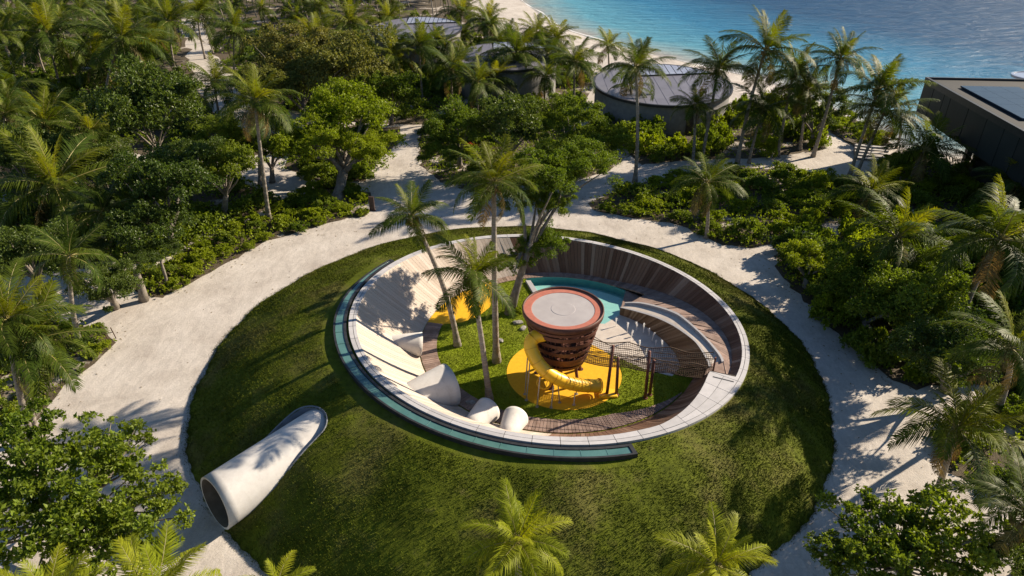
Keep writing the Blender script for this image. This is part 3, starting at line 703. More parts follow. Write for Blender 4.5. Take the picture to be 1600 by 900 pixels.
# tunnel mouths inside the bowl: flared concrete cones
def cone(a, b_, r0, r1, label, closed=False):
    a, b_ = Vector(a), Vector(b_); ax = (b_ - a); L = ax.length
    o = MB(); pr = [(r0 * .72, -.15), (r0, 0)] + [(r0 + (r1 - r0) * (t ** .8), L * t) for t in np.linspace(.1, 1, 9)] + [(r1 - .06, L + .02), (r1 - .10, L - .02), (r0 * .8, .1)]
    o.lathe(pr, 48); ob = o.build('tunnel_mouth', M['concrete'], None, True)
    ob.rotation_euler = ax.to_track_quat('Z', 'Y').to_euler(); ob.location = a
    return tagp(ob, label, 'tunnel', 'concrete tunnel mouths in the bowl')
cone((-6.9, 30.85, .95), (-5.05, 31.15, .62), .34, .68, 'small concrete cone tunnel mouth half sunk in the sunlit plank wall')
cone((-5.3, 25.75, 1.0), (-3.15, 27.2, .92), .72, 1.12, 'largest concrete cone tunnel mouth, part in blue shade beside the plank walkway')
_b = g(763, 640, .55); cone(_b - Vector((.75, 1.25, -.15)), _b, .40, .66, 'shaded concrete cone tunnel mouth between the largest cone and the sunlit small one')
_b = g(806, 652, .52); cone(_b - Vector((.42, 1.25, -.12)), _b, .38, .63, 'small sunlit white concrete cone tunnel mouth nearest the yellow play surface')

# ------------------------------------------------------------------ the play tower
TX, TY, TZ = 2.58, 29.15, 4.2
tower = empty('play_tower', (TX, TY, 0), 'rust brown basket-like play tower with round pale roof above yellow surface', 'play tower')
def tr_(z): return 1.18 + (1.93 - 1.18) * ((z - 1.25) / (TZ - 1.25)) ** 0.85 if z > 1.25 else 1.18
mb = MB(); mb.lathe([(0, TZ + .018), (.60, TZ + .018), (.62, TZ + .006), (1.60, TZ), (1.62, TZ - .10)], 72); mb.build('roof_disc', M['roof_membrane'], tower)
mb = MB(); mb.lathe([(1.58, TZ - .08), (1.60, TZ + .015), (1.64, TZ + .02), (1.98, TZ + .02), (1.98, TZ - .08)], 72); mb.build('roof_ring', M['roof_ring'], tower)
mb = MB(); mb.lathe([(1.98, TZ - .02), (1.985, TZ + .10), (2.06, TZ + .11), (2.075, TZ - .02), (2.05, TZ - .20), (1.93, TZ - .24), (1.93, TZ - .05)], 72); mb.build('roof_rim', M['rust'], tower, True)
for i, (z, hgt, tilt, az) in enumerate(((3.82, .16, 1.5, 20), (3.42, .26, -3.0, 70), (2.95, .24, 4.5, 200), (2.50, .27, -4.0, 320), (2.05, .22, 5.0, 110), (1.68, .24, -5.0, 20), (1.34, .20, 0, 0))):
    mb = MB(); n = 64; vs = []
    for k in range(n):
        a = 2 * math.pi * k / n; dz = math.tan(R(tilt)) * math.cos(a - R(az)) * 1.5
        for q, (dr, zz) in enumerate(((.05, -hgt / 2), (.085, -hgt / 2), (.085, hgt / 2), (.05, hgt / 2))):
            Zq = z + dz + zz; vs.append(((tr_(Zq) + dr) * math.cos(a), (tr_(Zq) + dr) * math.sin(a), Zq))
    mb.add(vs, [(k * 4 + q, ((k + 1) % n) * 4 + q, ((k + 1) % n) * 4 + (q + 1) % 4, k * 4 + (q + 1) % 4) for k in range(n) for q in range(4)])
    mb.build('band', M['rust'], tower, False)
for k in range(58):
    a = 2 * math.pi * (k + RND.uniform(-.25, .25)) / 58; tw = RND.uniform(-.22, .22); mb = MB()
    pts = []
    for z in (1.25, 2.2, 3.2, 4.05):
        t = (z - 1.25) / 2.8; aa = a + tw * t; pts.append((tr_(z) * math.cos(aa), tr_(z) * math.sin(aa), z))
    mb.tube(pts, RND.uniform(.022, .036), 5); mb.build('rod', M['rust'], tower)
for z0 in (1.30, 2.62):
    mb = MB(); r_ = tr_(z0) - .06; mb.lathe([(.0, z0), (r_, z0), (r_, z0 - .10), (0, z0 - .10)], 40); mb.build('floor', M['rust'], tower)
for k in range(14):     # short slanting boards woven between the rods
    a = 2 * math.pi * k / 14 + RND.uniform(-.1, .1); z = RND.uniform(1.6, 3.7); mb = MB(); s_ = RND.choice((-1, 1)); pts = []
    for i in range(5): 
        aa = a + (i - 2) * .11; zz = z + s_ * (i - 2) * .12; pts.append((tr_(zz) + .03, aa, zz))
    lo = [(r_ * math.cos(q), r_ * math.sin(q), zz - .08) for r_, q, zz in pts]; hi = [(r_ * math.cos(q), r_ * math.sin(q), zz + .08) for r_, q, zz in pts]
    lo2 = [((r_ + .03) * math.cos(q), (r_ + .03) * math.sin(q), zz - .08) for r_, q, zz in pts]; hi2 = [((r_ + .03) * math.cos(q), (r_ + .03) * math.sin(q), zz + .08) for r_, q, zz in pts]
    for i in range(4): mb.hexa([lo[i], lo[i + 1], hi[i + 1], hi[i]], [lo2[i], lo2[i + 1], hi2[i + 1], hi2[i]])
    mb.build('cladding_board', M['rust'], tower)
for a in (25, 100, 170, 245, 315):
    mb = MB(); ca, sa = math.cos(R(a)), math.sin(R(a)); mb.tube([(1.25 * ca, 1.25 * sa, .0), (.98 * ca, .98 * sa, 1.3)], [.085, .085], 10); mb.tube([(1.25 * ca, 1.25 * sa, .0), (1.25 * ca, 1.25 * sa, .03)], [.16, .16], 12); mb.build('leg', M['rust'], tower)
mb = MB(); mb.tube([(0, 0, 0), (0, 0, 4.1)], [.12, .12], 12); mb.build('mast', M['rust'], tower)

# yellow tube slide curling from the tower's left flank round its front
slide = empty('tube_slide', (TX, TY, 0), 'yellow enclosed tube slide curling down round the front of the tower', 'slide')
sp = [g(850, 523, 3.45), g(835, 527, 3.40), g(829, 540, 3.05), g(838, 563, 2.45), g(855, 582, 1.85), g(882, 596, 1.22), g(908, 602, .80), g(936, 603, .56)]
sp = [Vector((p.x - TX, p.y - TY, p.z)) for p in sp]
SPN = resample(sp, 61)
cuts = [0, 6, 12, 19, 26, 32, 38, 43, 48, 53, 60]
for a, b_ in zip(cuts, cuts[1:]):
    mb = MB(); mb.tube(SPN[a:b_ + 1], .34, 28, caps=False); o = mb.build('tube_section', M['plastic'], slide, True)
for c_ in cuts[1:-1]:
    t = (SPN[c_ + 1] - SPN[c_ - 1]).normalized() * .016; mb = MB(); mb.tube([SPN[c_] - t * .6, SPN[c_] + t * .8], .356, 28); mb.build('flange', M['plastic_rib'], slide)
mb = MB(); t = (SPN[-1] - SPN[-3]).normalized(); mb.tube([SPN[-1] - t * .02, SPN[-1] + t * .04, SPN[-1] + t * .045], [.40, .40, .31], 28, caps=False); mb.build('exit_lip', M['plastic_rib'], slide)
mb = MB(); e_ = SPN[-1]
mb.hexa([e_ + Vector((.0, -.34, -.58)), e_ + Vector((.95, -.30, -.58)), e_ + Vector((.95, .30, -.58)), e_ + Vector((.0, .34, -.58))], [e_ + Vector((.0, -.34, -.40)), e_ + Vector((.95, -.30, -.44)), e_ + Vector((.95, .30, -.44)), e_ + Vector((.0, .34, -.40))])
mb.build('exit_bed', M['plastic'], slide, bevel=.03)
for i, off in ((9, (-.25, -.1)), (15, (-.3, -.25)), (24, (-.25, -.45)), (33, (-.2, -.5)), (33, (.25, -.1)), (46, (-.1, -.5)), (46, (.1, .35))):
    p = SPN[i]; mb = MB(); mb.tube([(p.x + off[0], p.y + off[1], 0), (p.x + off[0] * .5, p.y + off[1] * .5, p.z - .32)], .032, 8); mb.tube([(p.x + off[0], p.y + off[1], 0), (p.x + off[0], p.y + off[1], .03)], .09, 10); mb.build('support_pole', M['steel'], slide)

hp = g(850, 598, .55)
hoop = empty('hoop_swing', (hp.x, hp.y, 0), 'yellow hoop swing hanging on ropes below the tower', 'swing')
mb = MB(); mb.tube([(.34 * math.cos(2 * math.pi * k / 28), .34 * math.sin(2 * math.pi * k / 28) * .9, .55 + .15 * math.sin(2 * math.pi * k / 28)) for k in range(29)], .06, 10, caps=False); mb.build('hoop', M['plastic'], hoop, True)
for a in (40, 160, 280):
    mb = MB(); mb.tube([(.34 * math.cos(R(a)), .31 * math.sin(R(a)), .55 + .15 * math.sin(R(a))), (.35, .30, 1.28)], .014, 5); mb.build('rope', M['rope'], hoop)

# ------------------------------------------------------------------ rope net bridge
br = empty('net_bridge', (6.0, 27.7, 0), 'brown rope net bridge on leaning posts between tower and white landing', 'bridge')
BO2 = Vector((6.0, 27.7, 0))
def bl(t):      # bridge centreline, t 0..1 from tower to chute head
    p = Vector((3.75, 28.55, 1.62)).lerp(Vector((9.95, 27.25, 1.60)), t)
    sag = 0.12 * (abs(math.sin(math.pi * t * 3)) ** 1.0); p.z -= sag; return p
bd = Vector((6.2, -1.3, 0)).normalized(); bn = Vector((-bd.y, bd.x, 0))
for (b0, t0) in (((948, 618), (958, 540, 3.0)), ((963, 617), (966, 559, 2.35)), ((1008, 622), (1015, 549, 3.0)), ((1015, 617), (1022, 563, 2.35))):
    a = g(*b0, 0); c_ = g(*t0); mb = MB(); mb.tube([a - BO2, c_ - BO2], [.085, .075], 10); mb.build('post', M['post'], br, True)
    mb = MB(); mb.tube([a - BO2, a - BO2 + Vector((0, 0, .05))], [.14, .13], 12); mb.build('footing', M['post'], br)
endp = g(1112, 590, 1.65); mb = MB(); mb.tube([endp - BO2, endp - BO2 + Vector((.05, .1, 1.15))], .05, 8); mb.build('post', M['post'], br)
NB = 66
def side(sgn, t, h):    # h 0 floor edge .. 1 handrail
    p = bl(t); k = .36 + .16 * h; q = p + bn * (sgn * k); q.z = p.z + h * (.88 + (.04 if sgn > 0 else -.10) * math.cos(math.pi * 6 * t)); return q - BO2
for sgn in (-1, 1):
    mb = MB()
    for j in range(9): mb.tube([side(sgn, t / 30, j / 8) for t in range(31)], .011 if 0 < j < 8 else .028, 4, caps=False)
    for k in range(NB): mb.tube([side(sgn, k / (NB - 1), h) for h in (0, .5, 1)], .010, 4, caps=False)
    stuff(mb.build('side_net', M['rope'], br))
mb = MB()
for j in range(9):
    mb.tube([side(-1, t / 30, 0).lerp(side(1, t / 30, 0), j / 8) for t in range(31)], .012, 4, caps=False)
for k in range(NB): mb.tube([side(-1, k / (NB - 1), 0), side(1, k / (NB - 1), 0)], .012, 4, caps=False)
stuff(mb.build('floor_net', M['rope'], br))
for sgn in (-1, 1):
    top = [Vector((3.95, 28.5, 2.75)) + bn * .5 * sgn, g(958, 548, 2.75) + bn * (.25 * sgn + .1), g(1015, 556, 2.7) + bn * (.25 * sgn + .1), endp + Vector((.05, .1, 1.05))]
    mb = MB(); mb.tube([p - BO2 for p in resample(top, 20)], .018, 5, caps=False); mb.build('handrail_rope', M['rope'], br)

# ------------------------------------------------------------------ fountain jets
for i, (x_, y_, h_) in enumerate(((962, 510, .55), (980, 520, .75), (986, 533, .80), (995, 517, .60), (1005, 521, .70), (1014, 525, .55), (1019, 533, .60), (998, 553, .95), (1009, 556, .50), (1034, 551, .85), (1024, 541, .45))):
    p = g(x_, y_ , 0); rr_ = random.Random(40 + i); mb = MB(); bend = Vector((rr_.uniform(-.10, .10), rr_.uniform(-.06, .06), 0))
    mb.tube([Vector((0, 0, 0)) + bend * t * t + Vector((0, 0, h_ * t)) for t in (0, .2, .4, .6, .8, .95, 1)], [.018, .02, .024, .03, .042, .05, .02], 7, jit=.3, rnd=rr_)
    for k in range(26):
        t = rr_.uniform(.1, 1.08); r0 = .03 + .10 * rr_.random() * (1 - abs(t - .6)); a = rr_.uniform(0, 6.28); s_ = rr_.uniform(.006, .017)
        c_ = bend * t * t + Vector((r0 * math.cos(a), r0 * math.sin(a), h_ * t))
        mb.add([c_ + Vector(q) * s_ for q in ((1, 0, -.6), (-.5, .87, -.6), (-.5, -.87, -.6), (0, 0, 1.2))], [(0, 1, 3), (1, 2, 3), (2, 0, 3), (0, 2, 1)])
    o = mb.build('water_jet', M['jet'], None, True); o.location = (p.x, p.y, .004)
    tagp(o, 'thin white fountain jet spurting from the pale splash pad', 'fountain jet', 'fountain jets on the splash pad')
# rocks by the tree foot
for i, (x_, y_, s_, lb) in enumerate(((809, 505, .20, 'dark grey rock on the lawn between tree foot and tower roof edge'), (817, 514, .17, 'small grey rock on the bowl lawn just left of the tower'), (782, 533, .15, 'small flat grey rock alone on the open lawn left of the tower'), (735, 630, .16, 'small brown rock beside the largest concrete cone'))):
    p = g(x_, y_, 0); bm = bmesh.new(); bmesh.ops.create_icosphere(bm, subdivisions=2, radius=s_); rr_ = random.Random(i)
    for v_ in bm.verts: v_.co *= rr_.uniform(.8, 1.2); v_.co.z *= .6; v_.co.x *= 1.5
    me = bpy.data.meshes.new('rock'); bm.to_mesh(me); bm.free(); me.materials.append(M['rock'])
    o = link(bpy.data.objects.new('rock', me)); o.location = (p.x, p.y, s_ * .3); o.rotation_euler = (0, 0, i); tagp(o, lb, 'rock', None)

# ------------------------------------------------------------------ villas, dark pavilion, signs, people
def villa(name, pl, pr, zt, hgt, tilt, label, door=True, sky_a=(35, 100)):
    L, Rr_ = g(*pl, zt), g(*pr, zt); c = (L + Rr_) / 2; r_ = (Rr_ - L).length / 2
    ob = empty(name, (c.x, c.y, 0), label, 'villa')
    n = 88; mb = MB(); ta = math.tan(R(tilt))
    def top(a, rr_): return zt - ta * rr_ * math.sin(a) * -1.0
    vs = []
    for k in range(n):
        a = 2 * math.pi * k / n; x_, y_ = .965 * r_ * math.cos(a), .965 * r_ * math.sin(a); vs += [(x_, y_, -.1), (x_, y_, top(a, .965 * r_) - .12)]
    mb.add(vs, [(2 * k, 2 * ((k + 1) % n), 2 * ((k + 1) % n) + 1, 2 * k + 1) for k in range(n)]); mb.build('drum_wall', M['villa_wall'], ob)
    mb = MB(); vs = []
    for k in range(n):
        a = 2 * math.pi * k / n
        for rr_, dz in ((.965 * r_, -.22), (r_ * 1.0, -.22), (r_ * 1.0, .04), (.975 * r_, .05), (.97 * r_, -.05)): vs.append((rr_ * math.cos(a), rr_ * math.sin(a), top(a, rr_) + dz))
    mb.add(vs, [(k * 5 + q, ((k + 1) % n) * 5 + q, ((k + 1) % n) * 5 + q + 1, k * 5 + q + 1) for k in range(n) for q in range(4)]); mb.build('roof_edge', M['black'], ob)
    # roof sheets: strips running away from the camera, standing seams between
    ns = 13
    def chord(x_): return math.sqrt(max(0, (.97 * r_) ** 2 - x_ * x_))
    yk = lambda x_: .36 * r_ + .12 * x_            # line where the skylight begins
    for k in range(ns):
        x0, x1 = -.968 * r_ + 1.936 * r_ * k / ns, -.968 * r_ + 1.936 * r_ * (k + 1) / ns; mb = MB(); m_ = 4; vs = []
        for q in range(m_ + 1):
            x_ = x0 + .02 + (x1 - x0 - .04) * q / m_; h_ = chord(x_); hi = min(h_, yk(x_)) if x_ > -.30 * r_ else h_
            for y_ in (-h_, max(-h_, hi)): vs.append((x_, y_, zt + ta * y_))
        mb.add(vs, [(2 * q, 2 * q + 2, 2 * q + 3, 2 * q + 1) for q in range(m_)]); mb.build('roof_sheet', M['villa_roof'], ob)
        if 0 < k:
            h_ = chord(x0); hi = min(h_, yk(x0)) if x0 > -.30 * r_ else h_
            mb = MB(); mb.hexa([(x0 - .03, -h_, zt - ta * h_ - .02), (x0 + .03, -h_, zt - ta * h_ - .02), (x0 + .03, hi, zt + ta * hi - .02), (x0 - .03, hi, zt + ta * hi - .02)], [(x0 - .02, -h_, zt - ta * h_ + .022), (x0 + .02, -h_, zt - ta * h_ + .022), (x0 + .02, hi, zt + ta * hi + .022), (x0 - .02, hi, zt + ta * hi + .022)])
            mb.build('seam', M['villa_roof'], ob)
    x0, x1 = -.30 * r_, .90 * r_; m_ = 12
    for q in range(m_):
        xa, xb = x0 + (x1 - x0) * q / m_ + .04, x0 + (x1 - x0) * (q + 1) / m_ - .04; vs = []
        for x_ in (xa, xb):
            for y_ in (yk(x_) + .1, max(yk(x_) + .12, chord(x_))): vs.append((x_, y_, zt + ta * y_ + .03))
        mb = MB(); mb.add(vs, [(0, 2, 3, 1)]); mb.build('skylight_pane', M['skylight'], ob)
    mb = MB(); mb.hexa([(x0, yk(x0) - .06, zt + ta * yk(x0) - .02), (x1, yk(x1) - .06, zt + ta * yk(x1) - .02), (x1, yk(x1) + .1, zt + ta * yk(x1) - .02), (x0, yk(x0) + .1, zt + ta * yk(x0) - .02)], [(x0, yk(x0) - .06, zt + ta * yk(x0) + .14), (x1, yk(x1) - .06, zt + ta * yk(x1) + .14), (x1, yk(x1) + .1, zt + ta * yk(x1) + .14), (x0, yk(x0) + .1, zt + ta * yk(x0) + .14)])
    mb.build('skylight_frame', M['black'], ob)
    for a in ((-52, -75) if door else ()):
        ca, sa = math.cos(R(a)), math.sin(R(a)); rot = Matrix.Rotation(R(a), 3, 'Z')
        mb = MB(); mb.box((.965 * r_ * ca, .965 * r_ * sa, 1.15), (.12, 1.1, 2.3), rot); d_ = mb.build('door', M['black'], ob)
        mb = MB(); mb.box((.978 * r_ * ca, .978 * r_ * sa, 2.36), (.16, 1.3, .10), rot); mb.build('lintel', M['villa_wall'], ob)
    return ob
villa('round_villa', (927, 130), (1142, 130), 3.6, 3.6, 3.2, 'round grey villa with flat metal roof nearest the camera among the palms')
villa('round_villa', (714, 87), (872, 87), 4.5, 4.5, 4.0, 'middle round villa with grey roof half hidden by palms by the beach', False)
villa('round_villa', (582, 44), (722, 44), 4.8, 4.8, 4.5, 'farthest round villa, a grey roof and white skylight above the grove', False)

pav = empty('dark_pavilion', tuple(g(1560, 262, 0)), 'large dark flat-roofed pavilion with solar panels jutting over the sea', 'building')
PO = pav.location.copy()
ZR, ZB = 7.0, 3.6
rA, rB = g(1447, 122, ZR), g(1593, 104, ZR); rC = g(1602, 208, ZR)
ux = (rC - rA).normalized(); uy = (rB - rA); uy = (uy - ux * uy.dot(ux)).normalized()
LX, LY = 34.0, (rB - rA).dot(uy) + 4
def pv(a, b_, z): return rA + ux * a + uy * b_ + Vector((0, 0, z - ZR)) - PO
def pbox(name, a0, a1, b0, b1, z0, z1, m, par=None):
    mb = MB(); mb.hexa([pv(a0, b0, z0), pv(a1, b0, z0), pv(a1, b1, z0), pv(a0, b1, z0)], [pv(a0, b0, z1), pv(a1, b0, z1), pv(a1, b1, z1), pv(a0, b1, z1)]); return mb.build(name, m, par or pav)
pbox('roof_deck', .15, LX, .15, LY, ZR - .5, ZR - .08, M['dark_roof'])
for q in ((-.06, LX, -.06, .16), (-.06, .16, .16, LY), (.16, LX, LY - .1, LY + .1)): pbox('parapet', *q, ZR - .45, ZR + .10, M['black'])
k = 0; a = 0.0
while a < LX - .1:
    wd = (2.1, 2.1, 1.2, 3.2, 3.0, 2.6)[k % 6]; pbox('fascia_panel', a + .04, min(LX, a + wd - .05), -.02, .22, ZB, ZR - .46, M['dark_clad']); a += wd; k += 1
b_ = .24; k = 0
while b_ < LY - .1:
    pbox('fascia_panel', -.02, .22, b_ + .03, min(LY, b_ + 2.4), ZB, ZR - .46, M['dark_clad']); b_ += 2.45
pbox('soffit', .1, LX, .1, LY, ZB + .1, ZB + .3, M['black'])
pbox('lower_wall', 8.0, LX, 2.0, LY, -1.0, ZB + .1, M['dark_clad'])
for a in (3.0, 6.5): pbox('column', a, a + .5, 4.0, 4.5, -2.0, ZB + .1, M['dark_clad'])
for i in range(5):
    for j in range(3):
        a0 = 3.2 + i * 2.0; b0 = 1.6 + j * 1.65; pbox('solar_panel', a0 + .01, a0 + 1.99, b0 + .01, b0 + 1.64, ZR - .02, ZR + .12, M['solar'])
for i in range(4): pbox('solar_panel', 15.0 + i * 2, 16.9 + i * 2, 1.6, 3.2, ZR - .02, ZR + .12, M['solar'])
rl = g(1616, 120, ZR) - PO; mb = MB(); mb.lathe([(1.9, -.1), (1.9, .10), (1.7, .12), (1.68, .06), (0, .07)], 40, tuple(rl)); mb.build('round_rooflight', M['skylight'], pav)

def steps():
    p = g(1362, 250, 0); st = empty('boardwalk_steps', (p.x, p.y, 0), 'short flight of pale steps between the sand and the sea side shrubs', 'steps', rz=R(-20))
    for k in range(5):
        mb = MB(); mb.box((0, k * .55, .12 + k * .13), (3.0, .42, .10)); mb.build('tread', M['tread'], st)
    for sx_ in (-1.4, 1.4):
        mb = MB(); mb.hexa([(sx_ - .06, -.3, -.05), (sx_ + .06, -.3, -.05), (sx_ + .06, 2.5, -.05), (sx_ - .06, 2.5, -.05)], [(sx_ - .06, -.3, .04), (sx_ + .06, -.3, .04), (sx_ + .06, 2.5, .58), (sx_ - .06, 2.5, .58)]); mb.build('stringer', M['black'], st)
    a = g(1362, 231, 1.0); b2 = g(1408, 226, 1.0); rail = empty('timber_rail', (a.x, a.y, 0), 'low horizontal timber rail behind the pale steps', 'rail')
    d = Vector((b2.x - a.x, b2.y - a.y, 0)); mb = MB(); mb.tube([(0, 0, .95), (d.x, d.y, .95)], .08, 8); mb.build('rail', M['tread'], rail)
    for t in (0.02, .5, .98): mb = MB(); mb.tube([(d.x * t, d.y * t, 0), (d.x * t, d.y * t, .95)], .06, 8); mb.build('post', M['tread'], rail)
steps()
p = g(582, 329, 0); sg_ = empty('totem_sign', (p.x, p.y, 0), 'upright dark brown signboard on the sand at the path junction', 'sign', rz=R(-8))
mb = MB(); mb.box((0, 0, .60), (.42, .12, 1.14)); mb.build('board', M['sign'], sg_, bevel=.012)
mb = MB(); mb.box((0, 0, .02), (.56, .26, .04)); mb.build('base_plate', M['sign'], sg_)
mb = MB(); mb.box((0, 0, 1.185), (.46, .15, .03)); mb.build('cap', M['sign'], sg_)
p = g(168, 530, 0); rl = empty('stake_rail', (p.x, p.y, 0), 'short rail of thin dark stakes at the planted path corner', 'rail')
for dx, h_ in ((0.0, .9), (.45, .75)):
    mb = MB(); mb.tube([(dx, dx * .2, 0), (dx - .10, dx * .2, h_)], .03, 7); mb.build('stake', M['rope'], rl)
mb = MB(); mb.tube([(-.5, -.1, .3), (.4, .08, .45)], .022, 6); mb.build('rail', M['rope'], rl)

def person(p, rz, label):
    o = empty('person', (p.x, p.y, 0), label, 'person', None, rz)
    def skinned(name, vs, es, rad, m):
        me = bpy.data.meshes.new(name); me.from_pydata(vs, es, []); me.materials.append(m); ob = link(bpy.data.objects.new(name, me), o)
        sk = ob.modifiers.new('skin', 'SKIN'); 
        for q, r_ in zip(me.skin_vertices[0].data, rad): q.radius = r_ if hasattr(r_, '__len__') else (r_, r_)
        me.skin_vertices[0].data[0].use_root = True
        ob.modifiers.new('sub', 'SUBSURF').levels = 1; return ob
    V_ = [(0, 0, .95), (0, 0, 1.2), (0, 0, 1.42), (0, 0, 1.52), (0, .01, 1.62), (0, .02, 1.74), (.19, 0, 1.40), (.25, .02, 1.12), (.27, .10, .88), (.28, .13, .78), (-.19, 0, 1.40), (-.25, .0, 1.12), (-.26, .06, .88), (-.26, .09, .78), (.10, 0, .88), (.11, .06, .48), (.11, .0, .08), (.11, .14, .03), (-.10, 0, .88), (-.11, -.04, .48), (-.11, -.12, .08), (-.11, .02, .03)]
    E_ = [(0, 1), (1, 2), (2, 3), (3, 4), (4, 5), (2, 6), (6, 7), (7, 8), (8, 9), (2, 10), (10, 11), (11, 12), (12, 13), (0, 14), (14, 15), (15, 16), (16, 17), (0, 18), (18, 19), (19, 20), (20, 21)]
    skinned('body', V_, E_, [.13, .12, .14, .055, .095, .07, .05, .04, .035, .03, .05, .04, .035, .03, .085, .06, .045, .035, .085, .06, .045, .035], M['skin'])
    skinned('shirt', [V_[i] for i in (0, 1, 2, 6, 7, 10, 11)], [(0, 1), (1, 2), (2, 3), (3, 4), (2, 5), (5, 6)], [(.17, .13), (.165, .13), (.18, .13), .072, .06, .072, .06], M['hivis'])
    skinned('trousers', [V_[i] for i in (0, 14, 15, 16, 18, 19, 20)], [(0, 1), (1, 2), (2, 3), (0, 4), (4, 5), (5, 6)], [.15, .105, .082, .068, .105, .082, .068], M['navy'])
    mb = MB(); mb.lathe([(.17, 1.70), (.11, 1.715), (.105, 1.80), (.05, 1.84), (0, 1.845)], 16); mb.build('cap', M['hat'], o)
person(g(281.5, 53, 0), R(170), 'person in lime top and dark trousers walking the far left path, on the left')
person(g(288.5, 53, 0), R(185), 'person in lime top and dark trousers walking the far left path, on the right')
# ------------------------------------------------------------------ vegetation: meshes shared by the copies
def frond_data(droop, seed, vdrop=.35, twist=0.0, ragged=0.0, wid=.0072):
    rr_ = random.Random(seed); N = 20; pts = []; x = z = y = 0.0
    for i in range(N + 1):
        t = i / N; a = -droop * (t ** 1.35); pts.append(Vector((x, y, z))); st = 1.0 / N
        x += math.cos(a) * st; z += math.sin(a) * st; y += twist * t * st
    def at(t):
        f = min(N - 1e-6, t * N); i = int(f); return pts[i].lerp(pts[i + 1], f - i), (pts[i + 1] - pts[i]).normalized()
    V = []; T = []; mi = []
    npair = 54
    for k in range(npair):
        for s_ in (-1, 1):
            t = .10 + .90 * (k + rr_.random() * .6) / npair
            if ragged and rr_.random() < ragged: continue
            t = min(t, .995); p, d = at(t); up = Vector((-d.z, 0, d.x)); side = Vector((0, s_, 0))
            L = .30 * (math.sin(math.pi * min(1, t * .80 + .16)) ** .7) * rr_.uniform(.75, 1.12)
            fw = .35 + .75 * t + rr_.uniform(-.15, .15)
            dr = (side * 1.0 + d * fw + up * rr_.uniform(.05, .25)).normalized()
            m_ = p + dr * L * .42; dr2 = (dr + Vector((0, 0, -1)) * (vdrop + rr_.uniform(-.15, .45)) * 2.4).normalized(); e_ = m_ + dr2 * L * .66
            wv_ = d.cross(dr).cross(dr).normalized() * wid * rr_.uniform(.8, 1.2)
            b_ = len(V); V += [p - wv_ * .7, p + wv_ * .7, m_ + wv_, m_ - wv_, e_]; T += [(b_, b_ + 1, b_ + 2), (b_, b_ + 2, b_ + 3), (b_ + 3, b_ + 2, b_ + 4)]; mi += [0, 0, 0]
    m2 = MB(); m2.tube([at(t)[0] for t in (0, .12, .3, .5, .7, .85, .99)], [.017, .011, .008, .0065, .005, .0035, .0015], 4, caps=False)
    b_ = len(V); V += [Vector(q) for q in m2.v]
    for q in m2.f: T += [(b_ + q[0], b_ + q[1], b_ + q[2]), (b_ + q[0], b_ + q[2], b_ + q[3])]; mi += [1, 1]
    return np.array([tuple(v_) for v_ in V]), np.array(T), np.array(mi)
FRD = [frond_data(*q) for q in ((.40, 1, .22, .14), (.85, 2, .34, -.25), (1.25, 3, .42, .3), (1.65, 4, .5, -.22), (2.05, 5, .55, .25), (.65, 21, .26, .25, .06), (1.05, 22, .4, -.3, .05), (1.45, 23, .48, .3, .08), (1.85, 24, .55, -.3, .1))]
FROND = {k: [mesh_np('frond', *d[:2], [M[mk], M['rachis']], False, d[2]) for d in FRD] for k, mk in (('mid', 'frond'), ('young', 'frond_young'), ('lime', 'frond_lime'))}
FROND['old'] = [mesh_np('frond', *d[:2], [M['frond_old'], M['rachis']], False, d[2]) for d in (frond_data(1.3, 8, .55, .2, .25), frond_data(1.9, 9, .6, -.2, .3))]
def frond_list(n, rr_, wind=(.0, .0), young=.15, old=2):
    out = []
    for i in range(n):
        t = (i + rr_.uniform(-.4, .4)) / n; t = min(1, max(0, t)); az = i * 2.39996 + rr_.uniform(-.3, .3)
        el = R(82) + (R(-22) - R(82)) * (t ** .8) + rr_.uniform(-.2, .2)
        if i >= n - old: kind, vi, el, sc_ = 'old', rr_.randrange(2), R(rr_.uniform(-60, -35)), .8
        else:
            kind = 'young' if t < young else 'mid'; vi = min(4, max(0, int(t * 3.6 + rr_.uniform(.2, 1.0)))); vi = vi + 4 if vi and rr_.random() < .5 else vi; sc_ = (.72 + .28 * min(1, t * 3)) * rr_.uniform(.85, 1.05)
        rot = Matrix.Rotation(az, 3, 'Z') @ Matrix.Rotation(-el, 3, 'Y') @ Matrix.Rotation(rr_.uniform(-.5, .5), 3, 'X')
        wv_ = Vector((wind[0], wind[1], 0))
        if wv_.length > 0: rot = Matrix.Rotation(wv_.length * (0.5 + .5 * (1 - t)), 3, Vector((0, 0, 1)).cross(wv_).normalized()) @ rot
        out.append((kind, vi, rot, sc_))
    return out
def crown_mesh(seed, n=18):
    rr_ = random.Random(seed); Vs, Ts, Ms = [], [], []; b_ = 0
    for kind, vi, rot, sc_ in frond_list(n, rr_, (.28, .08), .10, 1):
        V, T, mi = FRD[vi] if kind != 'old' else FRD[4]; A = np.array(rot) * sc_; Vs.append(V @ A.T); Ts.append(T + b_); b_ += len(V)
        Ms.append(np.where(mi == 1, 3, {'mid': 0, 'young': 1, 'old': 2}[kind]))
    return mesh_np('crown', np.concatenate(Vs), np.concatenate(Ts), [M['frond'], M['frond_young'], M['frond_old'], M['rachis']], False, np.concatenate(Ms))
CROWN = [crown_mesh(100 + i, 17 + i % 3) for i in range(5)]
def trunk_pts(base, top, rr_, bow=.25):
    mid = base.lerp(top, .5); ctl = Vector((base.x + (mid.x - base.x) * (1 - bow * 2) , base.y + (mid.y - base.y) * (1 - bow * 2), mid.z))
    sd = Vector((rr_.uniform(-.2, .2), rr_.uniform(-.2, .2), 0)); n = 16
    return [base * (1 - t) ** 2 + (ctl + sd) * 2 * t * (1 - t) + top * t * t for t in (k / n for k in range(n + 1))]
